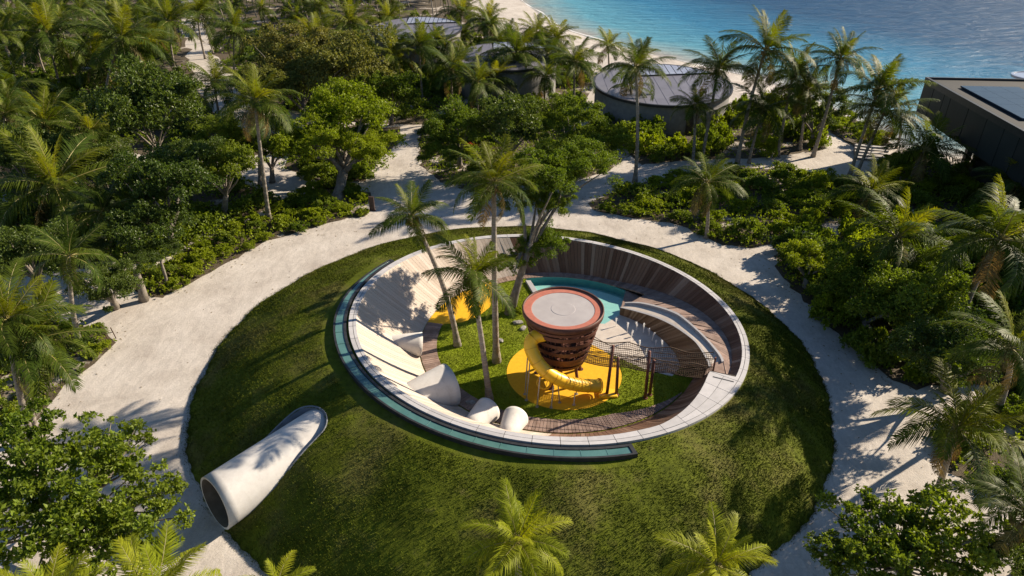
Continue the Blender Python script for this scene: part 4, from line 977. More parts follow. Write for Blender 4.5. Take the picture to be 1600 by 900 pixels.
def trunk_mesh(pts, r0, r1, sides=9):
    mb = MB(); n = len(pts); rad = [r1 + (r0 - r1) * (1 - i / (n - 1)) + r0 * .55 * max(0, 1 - i / (n * .10)) for i in range(n)]; rr2, pp = [], []
    for i in range(n):                                        # ringed bark: every segment steps in slightly
        pp.append(pts[i]); rr2.append(rad[i])
        if i < n - 1:
            for f_, k_ in ((.33, .93), (.36, 1.03), (.66, .93), (.69, 1.03)): pp.append(pts[i].lerp(pts[i + 1], f_)); rr2.append((rad[i] * (1 - f_) + rad[i + 1] * f_) * k_)
    mb.tube(pp, rr2, sides); return mb.mesh('trunk', M['palm_bark'], True)
TR_UNIT = []
for i in range(4):
    rr_ = random.Random(60 + i); top = Vector((.10 * math.cos(i * 2.1), .10 * math.sin(i * 2.1), 1.0))
    pts = trunk_pts(Vector((0, 0, -.03)), top, random.Random(1), .3)
    mb = MB(); mb.tube([(p.x, p.y, p.z) for p in pts], [.024, .020] + [.017 - .006 * k / 15 for k in range(15)], 7); TR_UNIT.append((mb.mesh('trunk', M['palm_bark'], True), top))
NPALM = [0]
M['nut'] = simple('coconut_husk', (0.10, 0.085, 0.02), (0.20, 0.11, 0.03), 3, 0.6, 0.1)
_mb = MB(); _rr = random.Random(5)
for _i in range(8):
    _a = _i * 2.4; _c = Vector((.26 * math.cos(_a), .26 * math.sin(_a), -.22 - .10 * (_i % 3)))
    _mb.lathe([(.01, -.15), (.085, -.10), (.12, 0), (.085, .10), (.01, .14)], 8, tuple(_c))
NUTS = _mb.mesh('coconut_cluster', M['nut'], True)
def solve_crown(c, base):
    best = None
    for k in range(60):
        h = 2.0 + k * .2; p = g(*c, h)
        if p.z < 0: continue
        d = (p.xy - base.xy).length
        if best is None or d < best[0]: best = (d, p)
    return best[1]
def palm(c, b_, rpx, label, group=None, h=None, n=22, young=.15, old=2, wind=(.28, .08), seed=None, fat=1.0, lime=False):
    NPALM[0] += 1; rr_ = random.Random(seed if seed is not None else 500 + NPALM[0])
    if b_ is not None: base = g(*b_, 0); top = solve_crown(c, base) if h is None else g(*c, h)
    else:
        top = g(*c, h); base = Vector((top.x + rr_.uniform(-.8, .8), top.y + rr_.uniform(-.8, .3), 0))
    base.z = float(ground_h(np.array(base.x), np.array(base.y))) if (base.xy - FC.xy if hasattr(FC, 'xy') else base.xy).length > 9 else 0.0
    dist = (top - Vector((0, 0, CAM_H))).length; L = rpx * dist / F_PX * 1.10
    o = empty('coconut_palm', tuple(base), label, 'palm tree', group)
    pts = trunk_pts(Vector((0, 0, -.1)), top - base, rr_)
    r0 = (.125 + .006 * (top - base).z) * fat; link(bpy.data.objects.new('trunk', trunk_mesh(pts, r0, r0 * .58)), o)
    if n >= 20 and not lime: ct = link(bpy.data.objects.new('coconut_cluster', NUTS), o); ct.location = top - base; ct.rotation_euler = (0, 0, rr_.uniform(0, 6))
    for kind, vi, rot, sc_ in frond_list(n, rr_, wind, young, old):
        if lime and kind == 'young': kind = 'lime'
        f = link(bpy.data.objects.new('frond', FROND[kind][vi]), o)
        f.matrix_local = Matrix.Translation(top - base + (rot @ Vector((1, 0, 0))) * .08) @ (rot.to_4x4() @ Matrix.Scale(L * sc_, 4))
    return o

# leafy crowns: rosettes of folded leaves on many clumps
def rosettes(P, N, leaf, rg, per=6, fold=.25, spread=1.0):
    """P rosette points, N outward directions; returns vertices and triangles of pointed folded leaves"""
    n = len(P); P = np.repeat(P, per, 0); N = np.repeat(N, per, 0); k = n * per
    d = N + rg.normal(0, spread, (k, 3)); d /= np.linalg.norm(d, axis=1)[:, None]
    s_ = np.cross(d, rg.normal(0, 1, (k, 3)) * .6 + N); s_ /= np.linalg.norm(s_, axis=1)[:, None] + 1e-9
    u = np.cross(s_, d); L = (leaf * rg.uniform(.65, 1.25, k))[:, None]
    b_ = P + d * L * .1; tip = P + d * L * 1.1 - u * L * .12; m_ = P + d * L * .55
    l_ = m_ + s_ * L * .30 + u * L * fold * .5; r_ = m_ - s_ * L * .30 + u * L * fold * .5
    V = np.stack([b_, l_, tip, r_], 1).reshape(-1, 3); i0 = np.arange(k) * 4
    T = np.stack([np.c_[i0, i0 + 2, i0 + 1], np.c_[i0, i0 + 3, i0 + 2]], 1).reshape(-1, 3); return V, T
def clump_crown(seed, nsub, rsub, per_sub, leaf, flat=.75, zmin=-.35, core=.35):
    rg = np.random.default_rng(seed); C = []
    while len(C) < nsub:
        d = rg.normal(0, 1, 3); d /= np.linalg.norm(d)
        if d[2] < zmin: continue
        C.append(d * rg.uniform(core, .86) * np.array([1, 1, flat]) * (1 + .12 * math.sin(5 * math.atan2(d[1], d[0]) + seed)))
    C = np.array(C); Ps, Ns = [], []
    for c in C:
        r_ = rsub * rg.uniform(.6, 1.25); q = rg.normal(0, 1, (per_sub, 3)); q /= np.linalg.norm(q, axis=1)[:, None]
        q[:, 2] = np.where(q[:, 2] < -.3, -q[:, 2], q[:, 2]); Ps.append(c + q * r_ * np.array([1, 1, .8]) * rg.uniform(.35, 1.08, (per_sub, 1))); Ns.append(q * .7 + np.array([0, 0, .45]))
    V, T = rosettes(np.concatenate(Ps), np.concatenate(Ns), leaf, rg); return V, T, C
TREE = [clump_crown(s_, *q) for s_, q in ((11, (50, .20, 120, .036)), (12, (56, .18, 110, .035)), (13, (46, .23, 130, .037)), (14, (64, .16, 100, .031)), (15, (48, .19, 80, .042, .6, -.15)), (16, (56, .125, 15, .064, .6, -.25, .3)))]
TREE_ME = {}
def tree_me(v, mk):
    if (v, mk) not in TREE_ME: TREE_ME[v, mk] = mesh_np('crown', TREE[v][0], TREE[v][1], [M[mk]])
    return TREE_ME[v, mk]
def tree(c, b_, rpx, label, h=5.0, v=0, mk='leaf', group=None, flat=1.0, limbs=9, r0=.22, crowns=None):
    top = g(*c, h); rr_ = random.Random(v + int(c[0])); base = g(*b_, 0) if b_ else Vector((top.x + rr_.uniform(-.5, .5), top.y + .3, 0))
    dist = (top - Vector((0, 0, CAM_H))).length
    o = empty('broadleaf_tree', tuple(base), label, 'tree', group)
    mb = MB(); lst = crowns or [(c, h, rpx, v)]; first = True
    for (cc, hh, rp, vv) in lst:
        t_ = g(*cc, hh) - base; Rm = rp * dist / F_PX; rz = rr_.uniform(0, 6.28)
        f = link(bpy.data.objects.new('crown', tree_me(vv, mk)), o)
        A = Matrix.Rotation(rz, 3, 'Z') @ Matrix.Diagonal((Rm, Rm, Rm * flat)); f.matrix_local = Matrix.Translation(t_) @ A.to_4x4()
        fork = Vector((t_.x * .55, t_.y * .55, max(.6, (t_.z - Rm * .4) * .62)))
        if first: mb.tube([(0, 0, -.15), fork * .35 + Vector((rr_.uniform(-.1, .1), .05, 0)), fork * .7, fork], [r0 * 1.5, r0 * 1.05, r0 * .95, r0 * .85], 9, jit=.12, rnd=rr_); fk = fork; first = False
        else: mb.tube([fk * .8, fk.lerp(t_, .4), t_], [r0 * .6, r0 * .45, r0 * .2], 7, jit=.1, rnd=rr_); fork = fk.lerp(t_, .5)
        C = TREE[vv][2]
        for i in rr_.sample(range(len(C)), limbs):
            e_ = t_ + A @ Vector(C[i]); m_ = fork.lerp(e_, .5) + Vector((rr_.uniform(-.25, .25), rr_.uniform(-.25, .25), rr_.uniform(-.1, .35))) * Rm * .3
            mb.tube([fork, fork.lerp(m_, .5) + Vector((0, 0, .05)), m_, e_], [r0 * .5, r0 * .38, r0 * .26, r0 * .09], 6, caps=False, jit=.1, rnd=rr_)
    mb.build('trunk', M['bark'], o, True); return o
SHR = [clump_crown(s_, *q) for s_, q in ((31, (24, .28, 40, .088, .72, -.05, .5)), (32, (28, .25, 36, .080, .80, -.05, .5)), (33, (20, .31, 46, .095, .65, -.05, .5)), (34, (26, .24, 32, .105, .75, -.05, .4)))]
SHR_ME = {}
def shrub(p, r_, mk, v, rz, label, group, hs=1.0):
    if (v, mk) not in SHR_ME: SHR_ME[v, mk] = mesh_np('shrub', SHR[v][0], SHR[v][1], [M[mk]])
    o = link(bpy.data.objects.new('shrub', SHR_ME[v, mk])); o.location = (p[0], p[1], .12 * r_); o.scale = (r_, r_, r_ * hs); o.rotation_euler = (0, 0, rz)
    return tagp(o, label, 'shrub', group)

CW = {'leaf': 'green', 'leaf_bright': 'bright', 'leaf_dark': 'dark', 'leaf_olive': 'olive'}
LM = {}
def lm(key, *items): LM[key] = [(n_, g(*q).xy) for n_, q in items]
def where(p, key):
    n_, q = min(LM[key], key=lambda t: (t[1] - Vector(p[:2])).length); d = Vector(p[:2]) - q
    return ('%s the %s' % (('right of' if d.x > 0 else 'left of') if abs(d.x) > abs(d.y) else ('behind' if d.y > 0 else 'before'), n_))
def in_poly(P, poly):
    x, y = P[..., 0], P[..., 1]; ins = np.zeros(x.shape, bool); n = len(poly); j = n - 1
    for i in range(n):
        xi, yi = poly[i]; xj, yj = poly[j]
        ins ^= ((yi > y) != (yj > y)) & (x < (xj - xi) * (y - yi) / (yj - yi + 1e-12) + xi); j = i
    return ins
def scatter(poly, spacing, rg, inset=0.0, tries=40):
    A = np.array(poly); lo, hi = A.min(0), A.max(0); area = (hi - lo).prod(); C = rg.uniform(lo, hi, (int(area / spacing ** 2 * tries), 2)); C = C[in_poly(C, poly)]
    if inset: 
        E = np.array([edge_d(c, A) for c in C]); C = C[E > inset]
    out = np.empty((0, 2))
    for c in C:
        if len(out) == 0 or ((out - c) ** 2).sum(1).min() > spacing ** 2: out = np.vstack([out, c])
    return out
def edge_d(p, A):
    B = np.roll(A, -1, 0); d = B - A; t = np.clip(((p - A) * d).sum(1) / ((d * d).sum(1) + 1e-9), 0, 1); return np.sqrt((((A + d * t[:, None]) - p) ** 2).sum(1).min())
def wobble(poly, step=.7, amp=.22, seed=0):
    rr_ = random.Random(seed); out = []; n = len(poly)
    for i in range(n):
        a, b_ = Vector(poly[i]), Vector(poly[(i + 1) % n]); k = max(1, min(60, int((b_ - a).length / step)))
        for q in range(k): p = a.lerp(b_, q / k); out.append((p.x + rr_.uniform(-amp, amp), p.y + rr_.uniform(-amp, amp)))
    return out

lm('path island', ('grey green palm', (1103, 372)), ('path fork', (925, 320)), ('bushy palm', (1356, 352)), ('shore palm trunks', (1170, 258)), ('lower bed corner', (1250, 365)))
lm('centre bed', ('orange shrub', (738, 232)), ('dark middle tree', (800, 262)), ('left bed corner', (655, 240)), ('right bed tip', (975, 240)))
lm('left path border', ('brown sign', (575, 333)), ('curved palm', (420, 342)), ('thick pale trunk', (225, 470)), ('pale barked tree', (520, 318)))
lm('left corner bed', ('stake rail', (168, 530)), ('left palm pair', (60, 685)), ('thin straight palm', (126, 542)), ('photo edge', (0, 560)))
lm('right bed', ('spreading pale palm', (1385, 480)), ('near bed corner', (1215, 405)), ('dark broad palm', (1500, 500)), ('shaded path bend', (1400, 600)), ('right photo edge', (1600, 560)), ('bushy palm', (1356, 352)))
lm('villa hedge', ('tall straight palm', (992, 285)), ('slim hedge palm', (1082, 258)), ('shore palm trunks', (1160, 255)), ('lone leaning palm', (1270, 245)))
lm('lower right bed', ('yellowish palm', (1462, 775)), ('right photo edge', (1600, 700)))
lm('pavilion bed', ('pale steps', (1362, 255)), ('pavilion corner palm', (1421, 290)), ('small thin palm', (1517, 284)), ('right photo edge', (1600, 320)))
lm('shore scrub', ('twin leaning palms', (1330, 275)), ('lone leaning palm', (1270, 245)))
lm('villa backing', ('middle villa', (790, 130)), ('nearest villa', (920, 170)), ('farthest villa', (650, 70)), ('centre bed', (760, 172)))
lm('left grove undergrowth', ('dark round tree', (240, 262)), ('far left path', (330, 110)), ('large dark palm', (98, 358)), ('pale trunk row', (180, 150)), ('left photo edge', (0, 200)), ('thin forked tree', (350, 338)))
lm('olive tree undergrowth', ('olive tree', (480, 205)), ('far left path', (350, 120)), ('farthest villa', (640, 80)))
lm('undergrowth of the pale barked tree', ('pale barked tree', (525, 315)), ('path opening', (600, 240)))
lm('grove palms', ('pale trunk row', (180, 150)), ('far left path', (300, 95)), ('two walkers', (285, 55)), ('dark round tree', (240, 262)), ('olive tree', (480, 205)), ('farthest villa', (650, 60)), ('middle villa', (790, 120)), ('top left corner', (0, 10)), ('left photo edge', (0, 200)), ('nearest villa', (910, 180)), ('pale beach', (770, 30)))
BEDS = [
 dict(k='path island', px=[(915, 318), (958, 300), (1000, 288), (1060, 272), (1180, 262), (1290, 275), (1335, 285), (1400, 300), (1395, 335), (1330, 345), (1262, 352), (1240, 372), (1180, 388), (1130, 382), (1060, 352), (975, 338), (925, 328)], sp=1.75, r=(1.1, 1.7), mk=('leaf', 'leaf_bright', 'leaf_bright'), n=46, lb='green shrub in the leafy island bed between the right sandy path and the villa path'),
 dict(k='centre bed', px=[(652, 218), (668, 196), (760, 172), (870, 190), (960, 222), (985, 242), (950, 268), (880, 288), (800, 290), (735, 300), (690, 286), (658, 258)], sp=2.1, r=(1.1, 1.7), mk=('leaf', 'leaf_dark', 'leaf'), n=26, lb='green shrub under the trees of the centre bed behind the tall bowl palm'),
 dict(k='left path border', px=[(248, 468), (330, 424), (415, 378), (500, 352), (572, 336), (578, 302), (505, 285), (430, 330), (340, 368), (255, 412), (180, 440)], sp=1.45, r=(.8, 1.35), mk=('leaf_bright', 'leaf', 'leaf_bright'), n=40, lb='bright green shrub in the border along the upper left edge of the curving path'),
 dict(k='left corner bed', px=[(-150, 452), (60, 500), (165, 515), (178, 538), (140, 572), (92, 606), (62, 650), (30, 690), (-150, 715)], sp=1.5, r=(.7, 1.2), mk=('leaf', 'leaf_dark', 'leaf_bright'), n=36, lb='dark green shrub in the corner bed at the left edge of the photo'),
 dict(k='right bed', px=[(1210, 398), (1252, 374), (1330, 362), (1450, 338), (1640, 320), (1700, 600), (1560, 600), (1432, 606), (1385, 590), (1318, 535), (1258, 470), (1214, 425)], sp=1.8, r=(1.4, 2.2), mk=('leaf', 'leaf_bright', 'leaf_bright', 'leaf_dark'), n=62, lb='green shrub in the deep bed on the right of the right sandy path', hs=1.5),
 dict(k='villa hedge', px=[(900, 200), (990, 188), (1080, 186), (1180, 170), (1250, 165), (1300, 185), (1285, 235), (1180, 248), (1090, 250), (1000, 258), (975, 235)], sp=2.4, r=(1.5, 2.2), mk=('leaf_bright', 'leaf', 'leaf_bright'), n=30, lb='bright green shrub in the hedge in front of the nearest round villa', hs=1.5),
 dict(k='lower right bed', px=[(1470, 650), (1560, 612), (1700, 600), (1760, 760), (1560, 770), (1475, 735)], sp=1.7, r=(1.0, 1.5), mk=('leaf_dark', 'leaf'), n=16, lb='dark green shrub under the palms at the lower right edge of the photo'),
 dict(k='pavilion bed', px=[(1370, 262), (1440, 238), (1500, 262), (1610, 292), (1700, 330), (1560, 336), (1410, 326), (1360, 290)], sp=2.0, r=(1.3, 1.9), mk=('leaf', 'leaf_bright', 'leaf'), n=28, lb='green shrub in the bed between the pale steps and the dark pavilion'),
 dict(k='shore scrub', px=[(1300, 178), (1345, 190), (1395, 226), (1350, 236), (1300, 205)], sp=2.2, r=(1.2, 1.9), mk=('leaf_bright', 'leaf'), n=10, lb='sunlit shrub on the shore between the leaning palms and the sea'),
 dict(k='villa backing', px=[(560, 80), (620, 62), (740, 62), (870, 92), (930, 120), (900, 190), (760, 168), (640, 150)], sp=4.0, r=(1.8, 2.8), mk=('leaf', 'leaf_dark', 'leaf_bright'), n=26, lb='green shrub among the palms below the middle round villa', hs=1.2),
]
rgv = np.random.default_rng(21); NSHR = 0; UV = []; UT = []; ub = 0
for bi, B in enumerate(BEDS):
    poly = px(*B['px']); wob = wobble(poly, seed=bi)
    o = poly_sheet('planting_bed', wob, .004 + .0005 * bi, M['litter']); structure(o)
    pts = scatter(poly, B['sp'], rgv, .35 * B['r'][0]); rgv.shuffle(pts); pts = pts[:B['n']]
    for i, p in enumerate(pts):
        dd = edge_d(p, np.array(poly)); r_ = rgv.uniform(*B['r']) * (.72 + .28 * min(1, dd / 2.2)); NSHR += 1
        mk_ = B['mk'][rgv.integers(len(B['mk']))]; sz = 'large ' if r_ > B['r'][0] * .62 + B['r'][1] * .38 else 'small ' if r_ < B['r'][0] else ''
        shrub(p, r_, mk_, int(rgv.integers(4)), rgv.uniform(0, 6.28), '%s%s shrub %s the %s, %s' % (sz, CW[mk_], 'edging' if dd < 1.2 else 'in', B['k'], where(p, B['k'])), 'shrubs of the ' + B['k'], B.get('hs', 1.0) * rgv.uniform(.8, 1.1))
    # low creeping cover between and in front of the shrubs
    A = np.array(poly); lo, hi = A.min(0), A.max(0); dens = 11.0 if (lo[1] < 60) else 2.5
    C = rgv.uniform(lo - .3, hi + .3, (int((hi - lo).prod() * dens), 2)); ok = in_poly(C, wob); C = C[ok]
    Pz = np.c_[C, rgv.uniform(.02, .5, len(C))]; N = np.c_[rgv.normal(0, .5, (len(C), 2)), np.ones(len(C))]
    V, T = rosettes(Pz, N, .17, rgv, 5); UV.append(V); UT.append(T + ub); ub += len(V)
stuff(link(bpy.data.objects.new('ground_cover', mesh_np('ground_cover', np.concatenate(UV), np.concatenate(UT), [M['leaf_bright']]))))
# lawn blades inside the bowl
rg = np.random.default_rng(9); n = 150000
P = np.c_[rg.uniform(FC.x - 8, FC.x + 8, n), rg.uniform(FC.y - 8, FC.y + 8, n)]
keep = in_poly(P, lawn_poly) & (np.hypot(P[:, 0] - pad_c[0], P[:, 1] - pad_c[1]) > 3.09) & ~in_poly(P, yp)
th = np.degrees(np.arctan2(P[:, 1] - FC.y, P[:, 0] - FC.x)) % 360; rr = np.hypot(P[:, 0] - FC.x, P[:, 1] - FC.y)
keep &= ~((th > 166) & (th < 322) & (rr > FR - .98 * np.clip((324 - th) / 34, 0, 1))); P = P[keep]
blades('bowl_lawn_grass', np.c_[P, np.zeros(len(P))], np.tile([0, 0, 1.0], (len(P), 1)), M['lawn'], .03, .075, .016, 6)

# ------------------------------------------------------------------ the palms one can tell apart
IN = 'palms inside the bowl'
palm((643, 338), (715, 540), 66, 'dark coconut palm arching left over the sunlit bowl wall, leftmost palm inside the bowl', IN, n=20, young=.1, wind=(.1, .0), seed=2)
palm((737, 432), (765, 625), 80, 'coconut palm inside the bowl rising beside the shaded concrete cone, fronds swept right', IN, wind=(.5, .05), n=24, young=.25, seed=3)
palm((772, 285), (776, 565), 84, 'tallest coconut palm inside the bowl, yellowish crown over the path junction', IN, wind=(.15, .1), n=22, young=.4, seed=4)
FG = 'palms in front of the mound'
palm((808, 846), (812, 985), 88, 'bright yellow-green coconut palm standing in front of the mound, bottom centre', FG, h=4.6, young=.85, old=0, lime=True, wind=(.15, -.1))
palm((1118, 884), (1124, 1000), 84, 'bright green coconut palm at the bottom edge below the right of the mound', FG, h=4.2, young=.8, old=0, lime=True)
palm((240, 940), (243, 1045), 96, 'bright coconut palm at the bottom left corner below the tunnel tube', FG, h=4.5, young=.8, old=0, lime=True, wind=(.3, .1))
palm((70, 955), (75, 1060), 80, 'coconut palm cut off by the bottom left corner of the photo', FG, h=4.5, young=.7, old=0, lime=True)
palm((432, 925), (436, 985), 55, 'small palm whose bright frond tip shows at the bottom edge below the tunnel tube', FG, h=1.6, young=.9, old=0, lime=True, n=12)
RS = 'palms along the right edge'
palm((1495, 672), (1462, 775), 92, 'yellowish coconut palm overhanging the right path, lowest full crown on the right', RS, young=.5)
palm((1602, 800), (1590, 900), 80, 'dark coconut palm cut off by the right edge near the bottom corner', RS, young=.1, h=5)
palm((1580, 545), (1560, 640), 84, 'coconut palm at the right edge between the yellowish palm and the dark tall palm', RS, h=6.6, young=.15)
palm((1562, 375), (1500, 500), 96, 'dark broad coconut palm near the right edge with a leaning thick trunk', RS, young=.1, h=7.2, fat=1.2)
palm((1402, 372), (1385, 480), 85, 'coconut palm with spreading pale dry fronds in the middle of the right bed', RS, young=.15, old=4)
palm((1360, 300), (1356, 352), 58, 'low bushy coconut palm in front of the twin leaning palms', RS, young=.4)
palm((1445, 235), (1421, 290), 58, 'coconut palm in front of the dark pavilion corner', RS, young=.2)
palm((1519, 252), (1517, 284), 27, 'small thin palm in the shade below the dark pavilion', RS, n=12)
palm((1590, 292), (1580, 345), 62, 'coconut palm against the dark pavilion at the right edge', RS, young=.2)
SH = 'palms along the shore'
palm((1372, 140), (1327, 275), 62, 'taller of the twin leaning coconut palms left of the dark pavilion', SH, young=.1)
palm((1384, 172), (1336, 277), 58, 'shorter of the twin leaning coconut palms left of the dark pavilion', SH, young=.1)
palm((1313, 92), (1270, 245), 52, 'lone dark coconut palm leaning right against the blue sea', SH, young=.1)
palm((1196, 78), (1152, 255), 66, 'tall coconut palm against the sea, right of the nearest round villa', SH, young=.1, wind=(.3, 0))
palm((1240, 115), (1215, 245), 56, 'dark coconut palm between the tall shore palm and the lone leaning palm', SH, young=.05)
palm((1122, 108), (1096, 250), 56, 'coconut palm at the right end of the nearest round villa roof', SH, young=.15, wind=(.25, 0))
palm((1192, 170), (1170, 255), 60, 'lower coconut palm with drooping fronds below the tall shore palm', SH, young=.1)
palm((1085, 165), (1082, 258), 40, 'slim coconut palm in the hedge before the nearest round villa', SH, young=.1)
palm((993, 105), (992, 285), 56, 'tall straight coconut palm standing in front of the nearest round villa roof', SH, young=.1)
palm((985, 135), (983, 195), 34, 'short coconut palm against the wall of the nearest round villa', SH, n=14)
palm((897, 98), (895, 186), 50, 'coconut palm just left of the nearest round villa', SH, young=.2)
palm((806, 84), (800, 150), 60, 'coconut palm overlapping the middle round villa roof', SH, young=.15)
palm((1408, 190), (1402, 225), 27, 'small palm on the shore between the twin palms and the pavilion', SH, n=12)
palm((1104, 285), (1103, 372), 60, 'grey green coconut palm standing alone in the leafy island bed', SH, young=.05, old=4)
palm((1262, 140), (1250, 235), 46, 'shaded coconut palm behind the dark shore palm', SH, young=.05)
palm((950, 72), (952, 120), 36, 'bright small palm at the beach edge left of the nearest round villa', SH, young=.6, n=16)
palm((1000, 85), (1003, 125), 28, 'low palm on the beach just behind the nearest round villa', SH, young=.5, n=14)
palm((868, 62), (868, 112), 40, 'bright coconut palm between the middle villa and the beach', SH, young=.5)
palm((838, 50), (836, 100), 36, 'coconut palm at the head of the beach behind the middle villa', SH, young=.5)
palm((760, 32), (762, 78), 40, 'coconut palm between the two farther villas beside the pale beach', SH, young=.5)
palm((720, 20), (722, 62), 36, 'far coconut palm beside the right end of the farthest villa', SH, young=.4)
CT = 'palms above the centre bed'
palm((655, 72), (660, 158), 46, 'coconut palm in front of the farthest round villa roof', CT, young=.2)
palm((612, 88), (622, 165), 46, 'yellow-green coconut palm below the left end of the farthest villa roof', CT, young=.6)
palm((705, 110), (708, 190), 50, 'coconut palm left of the middle round villa', CT, young=.15)
palm((745, 130), (748, 205), 46, 'coconut palm below the left end of the middle round villa', CT, young=.3)
palm((545, 35), (552, 110), 46, 'bright coconut palm left of the farthest villa at the top edge', CT, young=.5)
palm((492, 60), (500, 130), 48, 'coconut palm above the wide olive tree, top centre left', CT, young=.4)
palm((605, 30), (612, 80), 40, 'coconut palm behind the left end of the farthest villa', CT, young=.4)
palm((772, 122), (776, 165), 44, 'low coconut palm against the front wall of the middle round villa', CT, young=.3)
palm((852, 120), (852, 168), 42, 'low coconut palm at the right front of the middle round villa', CT, young=.2)
palm((692, 76), (693, 118), 38, 'coconut palm against the right front of the farthest round villa', CT, young=.3)
LF = 'palms on the left'
palm((398, 158), (420, 342), 66, 'coconut palm with a long curved trunk left of the pale barked tree', LF, young=.3, old=3)
palm((408, 182), (406, 290), 56, 'second coconut palm right behind the long curved palm on the left', LF, young=.2)
palm((85, 292), (98, 358), 92, 'large dark coconut palm with yellow tipped fronds on the left edge', LF, young=.25, wind=(.3, 0))
palm((42, 535), (62, 685), 88, 'coconut palm at the left edge over the path corner, right one of the pair', LF, young=.35)
palm((12, 500), (52, 690), 80, 'coconut palm at the left edge over the path corner, left one of the pair', LF, young=.2)
palm((108, 400), (126, 542), 60, 'dark coconut palm on a thin straight trunk by the planted path corner', LF, young=.0, n=16)
palm((160, 330), (170, 400), 62, 'shaded coconut palm between the large dark palm and the dark round tree', LF, young=.0)
palm((262, 35), (275, 118), 46, 'coconut palm left of the far left path with a bare leaning trunk', LF, young=.2)
palm((308, 22), (321, 92), 46, 'coconut palm right of the far left path', LF, young=.3)
palm((366, 48), (366, 135), 46, 'straight coconut palm between the far left path and the top centre', LF, young=.2)
palm((335, 128), (345, 190), 50, 'low coconut palm at the lower end of the far left path', LF, young=.3)
palm((75, 55), (95, 138), 62, 'coconut palm with a pale bare trunk near the top left corner', LF, young=.1)
palm((190, 62), (164, 168), 60, 'large coconut palm over a row of pale trunks, top left', LF, young=.15)
palm((215, 75), (205, 146), 54, 'coconut palm on the right of the row of pale trunks, top left', LF, young=.3)
palm((150, 95), (146, 140), 50, 'coconut palm on the left of the row of pale trunks, top left', LF, young=.1)
palm((5, 135), (16, 190), 60, 'coconut palm cut off by the left edge below the top corner', LF, young=.1)
palm((70, 195), (82, 232), 62, 'wide shaded coconut palm on the left above the large dark palm', LF, young=.1)
palm((140, 205), (150, 240), 48, 'low palm left of the dark round tree', LF, young=.3)
palm((440, 90), (446, 150), 44, 'coconut palm left of the wide olive tree', LF, young=.3)

# dense grove behind: copies that share crowns and trunks
GROVE = [((-60, -40), (150, -40), (150, 120), (-60, 150)), ((150, -40), (270, -40), (262, 100), (150, 120)), ((320, -40), (560, -40), (560, 60), (330, 85)), ((-60, 150), (40, 150), (60, 270), (-60, 290)), ((560, -40), (735, -40), (700, 45), (560, 60)), ((560, 60), (700, 48), (860, 100), (880, 150), (640, 150))]
GLB = ['coconut palm packed in the dense shaded grove of the top left corner', 'coconut palm in the dense grove just left of the far left path', 'coconut palm in the sunlit grove along the top edge right of the far left path', 'coconut palm in the shaded grove down the left edge', 'coconut palm behind the farthest round villa along the top edge', 'bushy coconut palm in the belt between the villas and the centre bed']
NG = [68, 32, 54, 20, 28, 20]; SPG = [4.3, 4.3, 4.2, 4.2, 4.4, 3.6]
for gi, (q, lb) in enumerate(zip(GROVE, GLB)):
    pts = scatter(px(*q, z=0), SPG[gi], rgv); ds = np.hypot(pts[:, 0], pts[:, 1]); pts = pts[np.argsort(ds)][:int(NG[gi] * 1.6)]; rgv.shuffle(pts); pts = pts[:NG[gi]]
    for p in pts:
        if float(shore_d(np.array(p[0]), np.array(p[1]))) < 9: continue
        h = rgv.uniform(4.2, 7.5) * (.66 if gi == 5 else 1); i = int(rgv.integers(4)); rz = rgv.uniform(0, 6.28)
        s_ = rgv.uniform(2.7, 3.7); lb2 = '%s%s, %s' % ('tall ' if h > 6.4 else 'short ' if h < 5.2 else '', 'wide coconut palm in the grove' if s_ > 3.3 else 'narrow coconut palm in the grove' if s_ < 2.95 else 'coconut palm in the grove', where(p, 'grove palms'))
        o = empty('coconut_palm', (p[0], p[1], 0), lb2, 'palm tree', 'palms of the background grove', rz)
        t_ = link(bpy.data.objects.new('trunk', TR_UNIT[i][0]), o); t_.scale = (h, h, h)
        c = link(bpy.data.objects.new('crown', CROWN[int(rgv.integers(5))])); c.parent = o; c.location = TR_UNIT[i][1] * h; c.scale = (s_, s_, s_); c.rotation_euler = (0, 0, -rz + rgv.uniform(-.5, .5))
# grove floor
UV, UT, ub = [], [], 0
for q, nc in ((((-80, -30), (265, -30), (290, 60), (300, 130), (350, 200), (415, 240), (330, 255), (200, 245), (60, 300), (-80, 330)), 420), (((325, -30), (745, -30), (735, 20), (800, 60), (925, 112), (900, 192), (640, 192), (560, 188), (470, 180), (395, 155), (340, 90)), 340), (((-80, 335), (60, 310), (200, 255), (330, 268), (395, 305), (425, 322), (250, 402), (100, 420), (-80, 435)), 130), (((445, 215), (560, 198), (622, 205), (595, 245), (568, 285), (502, 285), (455, 260)), 40)):
    A = np.array(px(*q)); C = rgv.uniform(A.min(0), A.max(0), (nc * 6, 2)); C = C[in_poly(C, A)]; C = C[np.argsort(np.hypot(C[:, 0], C[:, 1]) * rgv.uniform(.55, 1, len(C)))][:nc]
    for c in C:
        hh_ = rgv.uniform(.35, 1.3); k = int(34 * (.6 + hh_)); rr_ = np.sqrt(rgv.uniform(0, 1, k)); a = rgv.uniform(0, 6.28, k); w_ = rgv.uniform(.8, 1.7)
        Pz = np.c_[c[0] + rr_ * w_ * np.cos(a), c[1] + rr_ * w_ * np.sin(a), hh_ * (1 - rr_ ** 2) * rgv.uniform(.6, 1.1, k) + .05]; N = np.c_[.6 * rr_ * np.cos(a), .6 * rr_ * np.sin(a), np.full(k, .8)]
        V, T = rosettes(Pz, N, .26, rgv, 5); UV.append(V); UT.append(T + ub); ub += len(V)
stuff(link(bpy.data.objects.new('undergrowth', mesh_np('undergrowth', np.concatenate(UV), np.concatenate(UT), [M['leaf']]))))
